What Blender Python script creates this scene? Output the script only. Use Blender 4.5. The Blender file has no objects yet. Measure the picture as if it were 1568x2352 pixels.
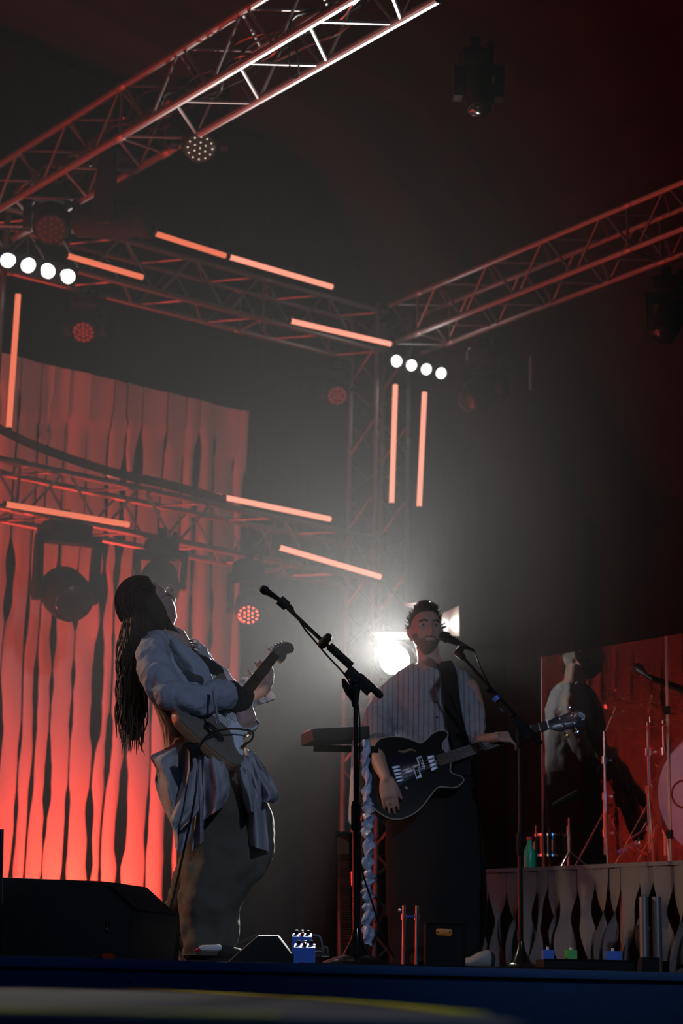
import bpy, math, random
from mathutils import Vector as V, Matrix, noise
R = random.Random(7)
sc = bpy.context.scene
col = sc.collection
# ---------------------------------------------------------------- camera
F = 4300.0; HZ = 2240.0; RHO = 0.021; CAMZ = -0.03
TH = math.atan((HZ - 1176) / F)
fw = V((0, math.cos(TH), math.sin(TH))); X0 = V((1, 0, 0)); U0 = X0.cross(fw)
rt = X0 * math.cos(RHO) + U0 * math.sin(RHO); up = U0 * math.cos(RHO) - X0 * math.sin(RHO)
CAM = V((0, 0, CAMZ))
cd = bpy.data.cameras.new('camera'); cam = bpy.data.objects.new('camera', cd); col.objects.link(cam)
cd.sensor_fit = 'VERTICAL'; cd.sensor_height = 36; cd.sensor_width = 24; cd.lens = F / 2352 * 36
cam.matrix_world = Matrix.Translation(CAM) @ Matrix((rt, up, -fw)).transposed().to_4x4()
cd.clip_start = 0.05; cd.clip_end = 200
cd.dof.use_dof = True; cd.dof.focus_distance = 7.35; cd.dof.aperture_fstop = 3.6
sc.camera = cam
# ---------------------------------------------------------------- world, exposure, render options
w = bpy.data.worlds.new('night'); sc.world = w; w.use_nodes = True
w.node_tree.nodes['Background'].inputs[0].default_value = (0.5, 0.42, 0.4, 1)
w.node_tree.nodes['Background'].inputs[1].default_value = 0.0012
sc.view_settings.view_transform = 'Standard'; sc.view_settings.look = 'None'
sc.view_settings.exposure = 0; sc.view_settings.gamma = 1
cy = sc.cycles
cy.use_adaptive_sampling = True; cy.adaptive_threshold = .03; cy.adaptive_min_samples = 16
cy.max_bounces = 4; cy.diffuse_bounces = 1; cy.glossy_bounces = 3; cy.transmission_bounces = 4
cy.volume_bounces = 0; cy.transparent_max_bounces = 12
cy.sample_clamp_indirect = 4; cy.use_denoising = True
cy.caustics_reflective = False; cy.caustics_refractive = False
# stage axes: A runs along the back truss to the right, B runs upstage
AX = V((math.sin(math.radians(52.2)), math.cos(math.radians(52.2)), 0))
BX = V((-AX.y, AX.x, 0)); O = V((0, 5.3, 0))
def S(a, b, z=0): return O + AX * a + BX * b + V((0, 0, z))
def ray(x, y): return fw + rt * ((x - 784) / F) - up * ((y - 1176) / F)
def P(x, y, D):
    r = ray(x, y); return CAM + r * (D / r.y)
def onplane(x, y, p0, n):
    r = ray(x, y); return CAM + r * ((p0 - CAM).dot(n) / r.dot(n))
def atz(x, z, D):                                   # the point at image column x, height z, distance D
    y = 1176.0
    for _ in range(30):
        q = P(x, y, D); y -= (z - q.z) / D * F
    return P(x, y, D)
# ---------------------------------------------------------------- lights
def lamp(kind, name, loc, tgt, power, color, **k):
    l = bpy.data.lights.new(name, kind); l.energy = power; l.color = color
    for a, b in k.items(): setattr(l, a, b)
    o = bpy.data.objects.new(name, l); col.objects.link(o); o.location = loc
    o.rotation_euler = (V(tgt) - V(loc)).to_track_quat('-Z', 'Y').to_euler(); return o
RED = (1, .062, .034)
L1 = P(906, 1516, 12.2); L2 = P(984, 1436, 12.6)
lamp('SPOT', 'backlight_spot', L1 + V((-.02, -.16, 0)), (-2.3, 5.5, 3.3), 6200, (1, .99, .95), spot_size=math.radians(92), spot_blend=.8, shadow_soft_size=.09)
lamp('SPOT', 'second_backlight_spot', L2 + V((0, -.14, 0)), (0, 7, 1.3), 34, (1, .93, .8), spot_size=math.radians(165), spot_blend=.4, shadow_soft_size=.07)
# red deck uplight at the slashed curtain, then unseen lamps added for its reflection
lamp('AREA', 'red_uplight', S(1.7, 7.0, .12), S(1.6, 7.9, 1.9), 70, RED, shape='RECTANGLE', size=.7, size_y=.15)
lamp('AREA', 'red_reflection_fill', S(-2.6, 6.6, .2), S(-2.4, 7.7, 2.2), 210, RED, shape='RECTANGLE', size=1.2, size_y=.2)
lamp('AREA', 'red_reflection_fill_far', S(-5.6, 6.6, .2), S(-5.4, 7.7, 2.2), 250, RED, shape='RECTANGLE', size=1.2, size_y=.2)
# right deck uplight, added red truss fill, upward red washes on trusses and roof
lamp('AREA', 'red_uplight_right', S(3.7, 7.0, .12), S(3.6, 7.9, 2.0), 48, RED, shape='RECTANGLE', size=.7, size_y=.15)
lamp('SPOT', 'red_truss_fill', S(4.2, 7.45, 1.7), S(3.7, 6.9, 3.2), 70, RED, spot_size=math.radians(100), spot_blend=.8, shadow_soft_size=.1)  # no fixture here; added to brighten the lower truss chords
lamp('SPOT', 'red_truss_fill_left', S(2.0, 7.45, 1.5), S(2.2, 6.9, 3.1), 45, RED, spot_size=math.radians(100), spot_blend=.8, shadow_soft_size=.1)
lamp('SPOT', 'red_truss_wash', S(3.6, 6.0, 3.3), S(5.2, 2.5, 5.4), 14, (1, .13, .07), spot_size=math.radians(70), spot_blend=.8, shadow_soft_size=.15)
lamp('SPOT', 'red_truss_wash_left', S(1.2, 5.0, 3.6), S(2.6, 3.5, 5.5), 2.5, (1, .10, .05), spot_size=math.radians(80), spot_blend=.8, shadow_soft_size=.15)
lamp('SPOT', 'red_roof_wash', S(2.6, 6.4, 4.6), S(6.4, 1.5, 7.2), 9, (1, .16, .07), spot_size=math.radians(75), spot_blend=1, shadow_soft_size=.2)
# dim cool front light from the audience side, warm side light
lamp('SPOT', 'front_cool', (3.2, -2.5, 5.0), (-.2, 8.2, 1.0), 800, (.60, .72, 1), spot_size=math.radians(26), spot_blend=.6, shadow_soft_size=.15)
lamp('AREA', 'front_low_blue', (1.4, 1.0, 1.6), (.6, 5.2, -.3), 11, (.06, .38, 1), size=.8)
lamp('SPOT', 'drum_fill', S(2.6, -.5, 4.6), P(1640, 1760, 9.4), 170, (1, .62, .66), spot_size=math.radians(21), spot_blend=.6, shadow_soft_size=.1)  # added fill so the drums show behind the screen
lamp('SPOT', 'side_warm', S(-1.5, 6.0, 3.4), P(640, 1850, 7.9), 420, (1, .78, .55), spot_size=math.radians(40), spot_blend=.6, shadow_soft_size=.08)
# ---------------------------------------------------------------- materials
def mat(name, c, rough=.5, metal=0, emis=None, es=1, bump=0, nscale=30, var=.12, coat=0, spec=.5):
    m = bpy.data.materials.new(name); m.use_nodes = True; nt = m.node_tree; b = nt.nodes['Principled BSDF']
    b.inputs['Roughness'].default_value = rough; b.inputs['Metallic'].default_value = metal
    b.inputs['Coat Weight'].default_value = coat; b.inputs['Specular IOR Level'].default_value = spec
    tc = nt.nodes.new('ShaderNodeTexCoord'); nz = nt.nodes.new('ShaderNodeTexNoise'); nz.inputs['Scale'].default_value = nscale
    nz.inputs['Detail'].default_value = 4
    nt.links.new(tc.outputs['Object'], nz.inputs['Vector'])
    mx = nt.nodes.new('ShaderNodeMix'); mx.data_type = 'RGBA'
    mx.inputs['A'].default_value = (*[v * (1 - var) for v in c], 1); mx.inputs['B'].default_value = (*[min(1, v * (1 + var)) for v in c], 1)
    nt.links.new(nz.outputs['Fac'], mx.inputs['Factor']); nt.links.new(mx.outputs['Result'], b.inputs['Base Color'])
    if bump:
        bp = nt.nodes.new('ShaderNodeBump'); bp.inputs['Strength'].default_value = bump; bp.inputs['Distance'].default_value = .01
        nt.links.new(nz.outputs['Fac'], bp.inputs['Height']); nt.links.new(bp.outputs['Normal'], b.inputs['Normal'])
    if emis:
        b.inputs['Emission Color'].default_value = (*emis, 1); b.inputs['Emission Strength'].default_value = es
    return m
def stripes(m, scale, c1, c2, width, axis=0, wob=0.0):   # thin lines woven into the cloth
    nt = m.node_tree; b = nt.nodes['Principled BSDF']
    tc = nt.nodes.new('ShaderNodeTexCoord'); sx = nt.nodes.new('ShaderNodeSeparateXYZ'); nt.links.new(tc.outputs['Object'], sx.inputs[0])
    mu = nt.nodes.new('ShaderNodeMath'); mu.operation = 'MULTIPLY'; mu.inputs[1].default_value = scale; nt.links.new(sx.outputs[axis], mu.inputs[0])
    fr = nt.nodes.new('ShaderNodeMath'); fr.operation = 'FRACT'; nt.links.new(mu.outputs[0], fr.inputs[0])
    lt = nt.nodes.new('ShaderNodeMath'); lt.operation = 'LESS_THAN'; lt.inputs[1].default_value = width; nt.links.new(fr.outputs[0], lt.inputs[0])
    mx = nt.nodes.new('ShaderNodeMix'); mx.data_type = 'RGBA'; mx.inputs['A'].default_value = (*c1, 1); mx.inputs['B'].default_value = (*c2, 1)
    nt.links.new(lt.outputs[0], mx.inputs['Factor']); nt.links.new(mx.outputs['Result'], b.inputs['Base Color']); return m
M = dict(
 black=mat('black_powder_coat', (.007, .007, .007), .7, spec=.2),
 gloss=mat('black_gloss', (.01, .01, .01), .18),
 alu=mat('truss_aluminium', (.25, .24, .235), .45, .8, nscale=60, bump=.05),
 chrome=mat('chrome', (.8, .8, .8), .12, 1), brass=mat('cymbal_brass', (.5, .33, .12), .25, 1),
 drape=mat('black_drape', (.012, .010, .010), .95, bump=.3), roof=mat('roof_fabric', (.014, .008, .0065), .9, bump=.3, nscale=3, var=.4),
 canvas=mat('raw_canvas', (.62, .55, .48), .9, bump=.25, nscale=120), skirtc=mat('raw_linen', (.20, .175, .155), .9, bump=.3, nscale=150),
 carpet=mat('blue_carpet', (.02, .06, .16), .95, bump=.8, nscale=300, var=.55), carpetl=mat('blue_nosing', (.03, .09, .21), .85, bump=.5, nscale=300),
 deck=mat('black_deck', (.02, .02, .022), .6), platform=mat('grey_platform_top', (.15, .14, .13), 1, nscale=4, var=.5, spec=0), yellow=mat('yellow_tape', (.75, .65, .04), .9, spec=0),
 skin=mat('skin', (.55, .33, .25), .5, nscale=40, var=.06, bump=.05), skinw=mat('pale_skin', (.5, .32, .26), .48, nscale=40, var=.06),
 denim=mat('pale_denim', (.36, .39, .46), .85, bump=.35, nscale=260), cloth=mat('grey_cotton', (.40, .40, .43), .8, bump=.3, nscale=160),
 trousers=mat('olive_twill', (.11, .095, .07), .9, bump=.35, nscale=220), black_cloth=mat('black_cloth', (.010, .010, .011), .92, bump=.3, nscale=150),
 hair=mat('dark_brown_hair', (.05, .026, .014), .5, nscale=260, var=.4, bump=.6), hairm=mat('short_brown_hair', (.05, .035, .025), .6, nscale=200, var=.4, bump=.6),
 beardm=mat('stubble', (.16, .10, .08), .8, nscale=300, var=.5, bump=.4), sole=mat('off_white_rubber', (.5, .47, .42), .6), shoe=mat('pale_canvas_shoe', (.42, .40, .37), .8, bump=.2),
 gbody=mat('olive_grey_lacquer', (.20, .17, .14), .28, coat=.6), gside=mat('orange_lit_edge', (.45, .24, .13), .35, coat=.5),  # gside carries the orange light on the guitar's edge as colour
 pick=mat('pearl_pickguard', (.78, .84, .95), .2, coat=.4), maple=mat('maple', (.32, .22, .12), .35), fret=mat('rosewood', (.035, .022, .016), .45),
 wire=mat('nickel_string', (.75, .73, .7), .25, 1), bblack=mat('black_lacquer', (.009, .008, .008), .12, coat=.7), bind=mat('cream_binding', (.5, .46, .38), .4),
 bpick=mat('dark_pickguard', (.012, .012, .03), .25), orange=mat('orange_badge', (.75, .25, .02), .5), eyew=mat('eye_white', (.35, .33, .32), .25), white=mat('white_tape', (.7, .7, .7), .6),
 bluep=mat('blue_pedal_paint', (.05, .15, .6), .35), greenp=mat('green_pedal_paint', (.08, .5, .08), .4), redp=mat('red_paint', (.6, .02, .03), .4),
 drumhead=mat('drum_head', (.55, .45, .5), .6), shell=mat('drum_shell_red', (.22, .03, .03), .25, coat=.5), ruffle=mat('satin_ruffle', (.30, .38, .55), .3, bump=.1),
 greenb=mat('green_bottle_plastic', (.02, .45, .25), .3), redb=mat('red_bottle_cap', (.7, .05, .04), .4),
 logo=mat('pearl_logo', (.45, .75, .9), .3), bulb=mat('lit_blinder_lamp', (1, 1, 1), .5, emis=(1, .98, .95), es=2.2),
 lens=mat('lit_fresnel_lens', (1, 1, 1), .5, emis=(1, .97, .92), es=25), chromes=mat('blue_sheen_chrome', (.62, .68, .8), .5, .6), redled=mat('red_led_lit', (.4, .02, .02), .3, emis=(1, .12, .08), es=3),  # chromes is tinted blue in place of cool reflections
 dimred=mat('red_led_faint', (.3, .02, .02), .3, emis=(1, .08, .05), es=.06), whiteled=mat('led_pilot', (.5, .5, .45), .2, emis=(1, .95, .7), es=.55), ledoff=mat('led_dark', (.05, .05, .04), .15),
 tubehi=mat('led_tube_bright', (.1, .05, .05), .4, emis=(1.15, .37, .25), es=1), tubelo=mat('led_tube_dim', (.1, .05, .05), .4, emis=(.80, .17, .085), es=1),
 flap=mat('lit_barn_door', (.5, .5, .48), .4, .3), glassy=mat('clear_tumbler', (.6, .6, .6), .1),  # flap is the pale colour for barn doors in light; unlit doors get black
)
M['shirt'] = stripes(mat('pinstripe_shirt', (.4, .38, .4), .85, bump=.2, nscale=200), 38, (.38, .365, .39), (.16, .15, .17), .16)
g = bpy.data.materials.new('clear_acrylic'); g.use_nodes = True; nt = g.node_tree; nt.nodes.clear()
out = nt.nodes.new('ShaderNodeOutputMaterial'); tr = nt.nodes.new('ShaderNodeBsdfTransparent'); gl = nt.nodes.new('ShaderNodeBsdfGlossy'); gl.inputs['Roughness'].default_value = .02
tr.inputs[0].default_value = (.93, .93, .93, 1)
fr = nt.nodes.new('ShaderNodeFresnel'); fr.inputs[0].default_value = 1.6; ms = nt.nodes.new('ShaderNodeMixShader')
ge = nt.nodes.new('ShaderNodeNewGeometry'); fb_ = nt.nodes.new('ShaderNodeMath'); fb_.operation = 'SUBTRACT'; fb_.inputs[0].default_value = 1; nt.links.new(ge.outputs['Backfacing'], fb_.inputs[1])
fm0 = nt.nodes.new('ShaderNodeMath'); fm0.operation = 'MULTIPLY'; nt.links.new(fr.outputs[0], fm0.inputs[0]); nt.links.new(fb_.outputs[0], fm0.inputs[1]); fm1 = nt.nodes.new('ShaderNodeMath'); fm1.operation = 'MULTIPLY'; fm1.inputs[1].default_value = 1.1; nt.links.new(fm0.outputs[0], fm1.inputs[0])
nt.links.new(fm1.outputs[0], ms.inputs[0]); nt.links.new(tr.outputs[0], ms.inputs[1]); nt.links.new(gl.outputs[0], ms.inputs[2]); nt.links.new(ms.outputs[0], out.inputs[0])
M['glass'] = g
# ---------------------------------------------------------------- mesh tools
def frame(d):
    d = d.normalized(); u = V((0, 0, 1)).cross(d)
    if u.length < .05: u = V((1, 0, 0)).cross(d)
    u.normalize(); return u, d.cross(u)
def cr(pts, n):                                     # Catmull-Rom through tuples
    if len(pts) < 3 or n <= 1: return [tuple(p) for p in pts]
    o = []
    for i in range(len(pts) - 1):
        a, b, c, d = pts[max(0, i - 1)], pts[i], pts[i + 1], pts[min(len(pts) - 1, i + 2)]
        for k in range(n):
            t = k / n
            o.append(tuple(.5 * ((2 * q) + (-p + r) * t + (2 * p - 5 * q + 4 * r - s) * t * t + (-p + 3 * q - 3 * r + s) * t ** 3) for p, q, r, s in zip(a, b, c, d)))
    o.append(tuple(pts[-1])); return o
class MB:
    def __init__(s): s.v = []; s.f = []
    def add(s, vs, fs):
        k = len(s.v); s.v += [V(q) for q in vs]; s.f += [tuple(i + k for i in f) for f in fs]; return s
    def rings(s, rs, cap=True, closed=True):
        n = len(rs[0]); vs = [p for r in rs for p in r]; fs = []
        for i in range(len(rs) - 1):
            for j in range(n if closed else n - 1):
                k = (j + 1) % n; fs.append((i * n + j, i * n + k, (i + 1) * n + k, (i + 1) * n + j))
        if cap and closed: fs.append(tuple(range(n - 1, -1, -1))); fs.append(tuple((len(rs) - 1) * n + j for j in range(n)))
        return s.add(vs, fs)
    def tube(s, pts, r, seg=8, round_=False, sm=1, flat=None):
        if not isinstance(r, (list, tuple)): r = [r] * len(pts)
        q = cr([(*p, rr) for p, rr in zip(pts, r)], sm)
        pts = [V(p[:3]) for p in q]; r = [p[3] for p in q]
        if round_:
            d0 = (pts[0] - pts[1]).normalized(); d1 = (pts[-1] - pts[-2]).normalized()
            pts = [pts[0] + d0 * r[0] * .92, pts[0] + d0 * r[0] * .6] + pts + [pts[-1] + d1 * r[-1] * .6, pts[-1] + d1 * r[-1] * .92]
            r = [r[0] * .35, r[0] * .8] + r + [r[-1] * .8, r[-1] * .35]
        u = None; rs = []
        for i, p in enumerate(pts):
            d = (pts[min(i + 1, len(pts) - 1)] - pts[max(i - 1, 0)])
            if d.length < 1e-9: d = V((0, 0, 1))
            d.normalize()
            if u is None: u = flat.copy() if flat else frame(d)[0]
            u = u - d * u.dot(d); u.normalize(); w_ = d.cross(u)
            rs.append([p + (u * math.cos(t) + w_ * math.sin(t) * (.55 if flat else 1)) * r[i] for t in (2 * math.pi * j / seg for j in range(seg))])
        return s.rings(rs)
    def lathe(s, c, d, prof, seg=20, cap=True):                # prof: (distance along d, radius)
        c = V(c); d = V(d).normalized(); u, w_ = frame(d)
        return s.rings([[c + d * h + (u * math.cos(t) + w_ * math.sin(t)) * max(r, 1e-4) for t in (2 * math.pi * j / seg for j in range(seg))] for h, r in prof], cap)
    def box(s, c, sx, sy, sz, ax=None):              # half sizes, ax = three axes
        c = V(c); a = ax or (V((1, 0, 0)), V((0, 1, 0)), V((0, 0, 1)))
        vs = [c + a[0] * sx * i + a[1] * sy * j + a[2] * sz * k for i in (-1, 1) for j in (-1, 1) for k in (-1, 1)]
        return s.add(vs, [(0, 1, 3, 2), (4, 6, 7, 5), (0, 4, 5, 1), (2, 3, 7, 6), (0, 2, 6, 4), (1, 5, 7, 3)])
    def prism(s, pts, off):                          # outline of 3D points pushed by off, bevelled a little
        n = len(pts); c = sum((V(p) for p in pts), V((0, 0, 0))) / n; off = V(off)
        def ins(k, o): return [V(p) + (c - V(p)).normalized() * k + off * o for p in pts]
        b = min(.004, off.length * .2)
        return s.rings([ins(b, 0), ins(b * .3, .06), ins(0, .18), ins(0, .82), ins(b * .3, .94), ins(b, 1)])
    def ball(s, c, rx, ry=None, rz=None, seg=12, ax=None):
        ry = ry or rx; rz = rz or rx; a = ax or (V((1, 0, 0)), V((0, 1, 0)), V((0, 0, 1))); c = V(c); rs = []
        for i in range(seg // 2 + 1):
            t = math.pi * (i + .04 if i == 0 else i - .04 if i == seg // 2 else i) / (seg // 2)
            rs.append([c + a[0] * rx * math.sin(t) * math.cos(q) + a[1] * ry * math.sin(t) * math.sin(q) + a[2] * rz * math.cos(t) for q in (2 * math.pi * j / seg for j in range(seg))])
        return s.rings(rs)
    def sil(s, lv, folds=0, seed=0, seg=40, sm=5, cap=True, k=(5, 9)):   # loft from image silhouettes: (y, xL, xR, D, half depth)
        q = cr(lv, sm); rs = []
        for i, (y, a, b, D, h) in enumerate(q):
            pa, pb = P(a, y, D), P(b, y, D); c = (pa + pb) / 2; rx = (pb - pa) / 2; t0 = i / len(q); r_ = []
            for j in range(seg):
                t = 2 * math.pi * j / seg
                f = folds * (.6 * math.sin(k[0] * t + seed + 3 * t0) + .4 * math.sin(k[1] * t + 2.1 * seed - 5 * t0) + .9 * noise.noise(V((math.cos(t) * 1.6 + seed, math.sin(t) * 1.6, t0 * 7))))
                r_.append(c + rx * math.cos(t) * (1 + f * .35) + V((0, h * (1 + f * 1.5), 0)) * math.sin(t) + V((0, 0, 0)))
            rs.append(r_)
        return s.rings(rs, cap)
    def sheet(s, L_, R_, D, nx=14, sm=5, fold=.03, kf=2.5, seed=0, bulge=-.03, thick=.004):  # cloth panel between two image edges
        a = cr(L_, sm); b = cr(R_, sm)
        n = max(len(a), len(b)); a = [a[round(i * (len(a) - 1) / (n - 1))] for i in range(n)]; b = [b[round(i * (len(b) - 1) / (n - 1))] for i in range(n)]
        f_, k_ = [], []
        for i in range(n):
            t = i / (n - 1); rf = []; rb = []
            for j in range(nx + 1):
                u = j / nx; x = a[i][0] * (1 - u) + b[i][0] * u; y = a[i][1] * (1 - u) + b[i][1] * u
                Da = a[i][2] if len(a[i]) > 2 else D; Db = b[i][2] if len(b[i]) > 2 else D
                d = Da * (1 - u) + Db * u + bulge * math.sin(math.pi * u) + fold * (.3 + t) * math.sin(2 * math.pi * kf * u + seed + 1.3 * math.sin(3 * t + seed)) + fold * .8 * noise.noise(V((u * 4, t * 4, seed)))
                rf.append(P(x, y, d)); rb.append(P(x, y, d + thick))
            f_.append(rf); k_.append(rb)
        rs = [f_[i] + k_[i][::-1] for i in range(n)]
        return s.rings(rs)
def tag(o, label=None, cat=None, group=None, kind=None):
    if label: o['label'] = label
    if cat: o['category'] = cat
    if group: o['group'] = group
    if kind: o['kind'] = kind
    return o
def thing(name, loc, label, cat, group=None):
    o = bpy.data.objects.new(name, None); o.empty_display_size = .05; col.objects.link(o); o.location = loc; return tag(o, label, cat, group)
def root_of(o):
    while o.parent: o = o.parent
    return o
def obj(name, mb, m, parent=None, smooth=35, loc=None):
    base = V(root_of(parent).location) if parent else (V(loc) if loc is not None else sum(mb.v, V((0, 0, 0))) / max(1, len(mb.v)))
    me = bpy.data.meshes.new(name); me.from_pydata([v - base for v in mb.v], [], mb.f); me.update()
    if smooth:
        me.polygons.foreach_set('use_smooth', [True] * len(me.polygons)); me.set_sharp_from_angle(angle=math.radians(smooth))
    me.materials.append(M[m] if isinstance(m, str) else m)
    o = bpy.data.objects.new(name, me); col.objects.link(o)
    if parent: o.parent = parent
    else: o.location = base
    return o
def remesh(o, vox, sm=6):
    a = o.modifiers.new('merge', 'REMESH'); a.mode = 'VOXEL'; a.voxel_size = vox; a.use_smooth_shade = True
    b = o.modifiers.new('soften', 'SMOOTH'); b.factor = .5; b.iterations = sm; return o
def rumple(o, size=.06, strength=.012, size2=None):
    for k, (sz, st) in enumerate(((size, strength), (size * .4, strength * .4))):
        t = bpy.data.textures.new(o.name + '_folds', 'CLOUDS'); t.noise_scale = sz; t.noise_depth = 1
        a = o.modifiers.new('folds', 'DISPLACE'); a.texture = t; a.strength = st; a.mid_level = .5; a.texture_coords = 'LOCAL'
    return o
def subd(o, n=1):
    a = o.modifiers.new('smooth', 'SUBSURF'); a.levels = n; a.render_levels = n; return o
# ================================================================ the setting
def quad(name, pts, m, thick=None):
    mb = MB()
    if thick: mb.prism(pts, thick)
    else: mb.add(pts, [tuple(range(len(pts)))])
    return tag(obj(name, mb, m, smooth=0), kind='structure')
mb = MB(); mb.add([S(-9, .03, -.002), S(9.5, .03, -.002), S(9.5, 9, -.002), S(-9, 9, -.002), S(-9, .03, -.05), S(9.5, .03, -.05), S(9.5, 9, -.05), S(-9, 9, -.05)], [(0, 1, 2, 3), (4, 7, 6, 5), (0, 4, 5, 1), (1, 5, 6, 2), (2, 6, 7, 3), (3, 7, 4, 0)])
tag(obj('floor', mb, 'deck', smooth=0), kind='structure')
# carpeted stage front with its nosing
def bar(mb, a0, a1, b0, b1, z0, z1, na=1):
    return mb.box(S((a0 + a1) / 2, (b0 + b1) / 2, (z0 + z1) / 2), (a1 - a0) / 2, (b1 - b0) / 2, (z1 - z0) / 2, (AX, BX, V((0, 0, 1))))
tag(obj('wall_front', bar(MB(), -9, 9.5, .01, .06, -1.4, -.027), 'carpet', smooth=0), kind='structure')
nos = MB()
nos.rings([[S(a, b, z) for b, z in ((.06, 0), (.0, 0), (-.012, -.004), (-.016, -.014), (-.012, -.025), (0, -.028), (.06, -.028))] for a in (-9, 9.5)])
tag(obj('trim_1', nos, 'carpetl', smooth=50), kind='structure')
# drapes: pleated black cloth behind and beside the stage
def pleats(a0, a1, fixed, along, z0, z1, amp=.05, step=.07, seed=0):
    mb = MB(); n = int(abs(a1 - a0) / step); rs = []
    for z in (z0, (z0 + z1) / 2, z1):
        r_ = []
        for i in range(n + 1):
            t = a0 + (a1 - a0) * i / n; d = amp * math.sin(i * .9 + seed) + amp * .7 * noise.noise(V((i * .21, seed, z * .1)))
            r_.append(S(t, fixed + d, z) if along else S(fixed + d, t, z))
        rs.append(r_)
    return mb.rings(rs, cap=False, closed=False)
tag(obj('wall_back', pleats(-9, 9.5, 8.5, True, 0, 7.2), 'drape', smooth=60), kind='structure')
tag(obj('wall_right', pleats(-1, 8.5, 8.6, False, 0, 6.6, seed=3), 'drape', smooth=60), kind='structure')
# roof: fabric panels sagging between the rafters, ridge running upstage
roof = MB(); rs = []
for i in range(41):
    a = -9 + 18.5 * i / 40; r_ = []
    for j in range(31):
        b = -3.5 + 12.2 * j / 30
        z = 6.9 + .75 * max(0, 1 - abs(a - 1.5) / 8) - .12 * abs(math.sin(b * 1.1)) + .1 * noise.noise(V((a * .9, b * .5, 2)))
        if a > 6.2: z -= (a - 6.2) * 1.2
        r_.append(S(a, b, z))
    rs.append(r_)
tag(obj('ceiling', roof.rings(rs, cap=False, closed=False), 'roof', smooth=60), kind='structure')
quad('ground', [(-12, -3, -1.4), (14, -3, -1.4), (14, 14, -1.4), (-12, 14, -1.4)], 'deck')

# ---------------------------------------------------------------- slashed canvas curtain
def slashed(mb, a0, a1, b, z0, z1, w, seed, rows=70, toph=.25, along=True, gapmax=.055, sag=0, dens=.5):
    rr = random.Random(seed); x = a0; i = 0
    pt = (lambda a, bb, z: S(a, bb, z)) if along else (lambda a, bb, z: S(bb, a, z))
    while x < a1:
        ww = w * rr.uniform(.6, 1.35); x1 = min(x + ww, a1); ph = rr.uniform(0, 50); st = rr.uniform(0, 1); gw = gapmax * rr.uniform(.35, 1.2); rs = []
        for k in range(rows + 1):
            z = z1 + (z0 - z1) * k / rows; d = z1 - z
            wob = .022 * noise.noise(V((ph, z * 1.5, 0))) * 2
            def gap(pp, stt, g_):
                if d < toph: return 0
                t = d / (z1 - z0)
                n_ = noise.noise(V((pp * 7.3, z * 1.7, seed))) + .5 * noise.noise(V((pp * 3.1, z * 5, seed)))
                return (.10 * min(1, (d - toph) * 3) + max(0, min(1, n_ * 1.3 + (dens - 1.0) + t * .95 + stt * .5 - .1))) * g_
            e0 = gap(i, slashed.prev[0], slashed.prev[1]) / 2; e1 = gap(i + 1, st, gw) / 2
            w0 = .018 * noise.noise(V((i * 5.7, z * 1.3, seed + 2))) * 2; w1 = .018 * noise.noise(V(((i + 1) * 5.7, z * 1.3, seed + 2))) * 2
            if d < toph: w0 = w1 = 0
            L_, R_ = x + w0 + e0, x1 + w1 - e1; r_ = []
            for q in range(5):
                u = q / 4; bb = b + .010 * math.sin(ph + u * 3 + z * .4) + .03 * noise.noise(V((x * 2 + u * .4, z * .7, seed))) + (.02 if q in (0, 4) and e0 + e1 > .004 else 0)
                r_.append(pt(L_ * (1 - u) + R_ * u, bb, z))
            rs.append(r_)
        mb.rings(rs, cap=False, closed=False); slashed.prev = (st, gw); x = x1; i += 1
    return mb
slashed.prev = (.5, .03)
cu = slashed(MB(), -7.5, 5.0, 7.7, .02, 4.36, .165, 11, gapmax=.085, dens=.5)
tag(obj('slashed_curtain', cu, 'canvas', smooth=60), 'tall canvas curtain slashed into ragged strips, washed in red light behind the truss', 'curtain')

# ---------------------------------------------------------------- trusses
def truss(name, p0, p1, label, s=.33, rc=.024, rb=.010, pitch=.3, joint=None, up_=None, back=None, group=None):
    p0, p1 = V(p0), V(p1); d = (p1 - p0); L_ = d.length; d.normalize()
    up_ = (up_ or V((0, 0, 1))); up_ = (up_ - d * up_.dot(d)).normalized(); bk = back or d.cross(up_)
    bk = (bk - d * bk.dot(d)).normalized()
    t = thing(name, p0, label, 'truss', group)
    c = {(i, j): p0 - up_ * s * i + bk * s * j for i in (0, 1) for j in (0, 1)}
    for q in c.values(): obj('chord', MB().tube([q, q + d * L_], rc, 10), 'alu', t)
    n = max(2, round(L_ / pitch)); h = L_ / n
    faces = [((0, 0), (1, 0)), ((1, 1), (0, 1)), ((1, 0), (1, 1)), ((0, 1), (0, 0))]
    js = joint or []
    for f, (u, v) in enumerate(faces):
        for i in range(n):
            a, b = (u, v) if (i + f) % 2 == 0 else (v, u)
            obj('brace', MB().tube([c[a] + d * h * (i + .08), c[b] + d * h * (i + .92)], rb, 6), 'alu', t)
    for x in js:
        for u, v in faces[:3]: obj('strut', MB().tube([c[u] + d * x, c[v] + d * x], rb * 1.1, 6), 'alu', t)
        for q in c.values(): obj('coupler', MB().lathe(q + d * (x - .05), d, [(0, rc * 1.05), (.01, rc * 1.25), (.09, rc * 1.25), (.1, rc * 1.05)], 10), 'alu', t)
    return t, c, d
TOP = 5.3
Cn = P(868, 712, 14.2)
def line_to(x, y, z):                              # the point seen at (x, y) that lies at height z
    r = ray(x, y); return CAM + r * ((z - CAM.z) / r.z)
Lb = line_to(-40, 462, Cn.z); dirb = (Lb - Cn).normalized()
back_t, bc, bd = truss('overhead_truss', Cn - dirb * .1, Cn + dirb * 5.4, 'rear overhead truss behind the glowing light tubes, from left edge to corner tower', joint=[1.2, 3.2], back=BX)
Rn = line_to(1568, 418, Cn.z); dr = (Rn - Cn).normalized()
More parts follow.
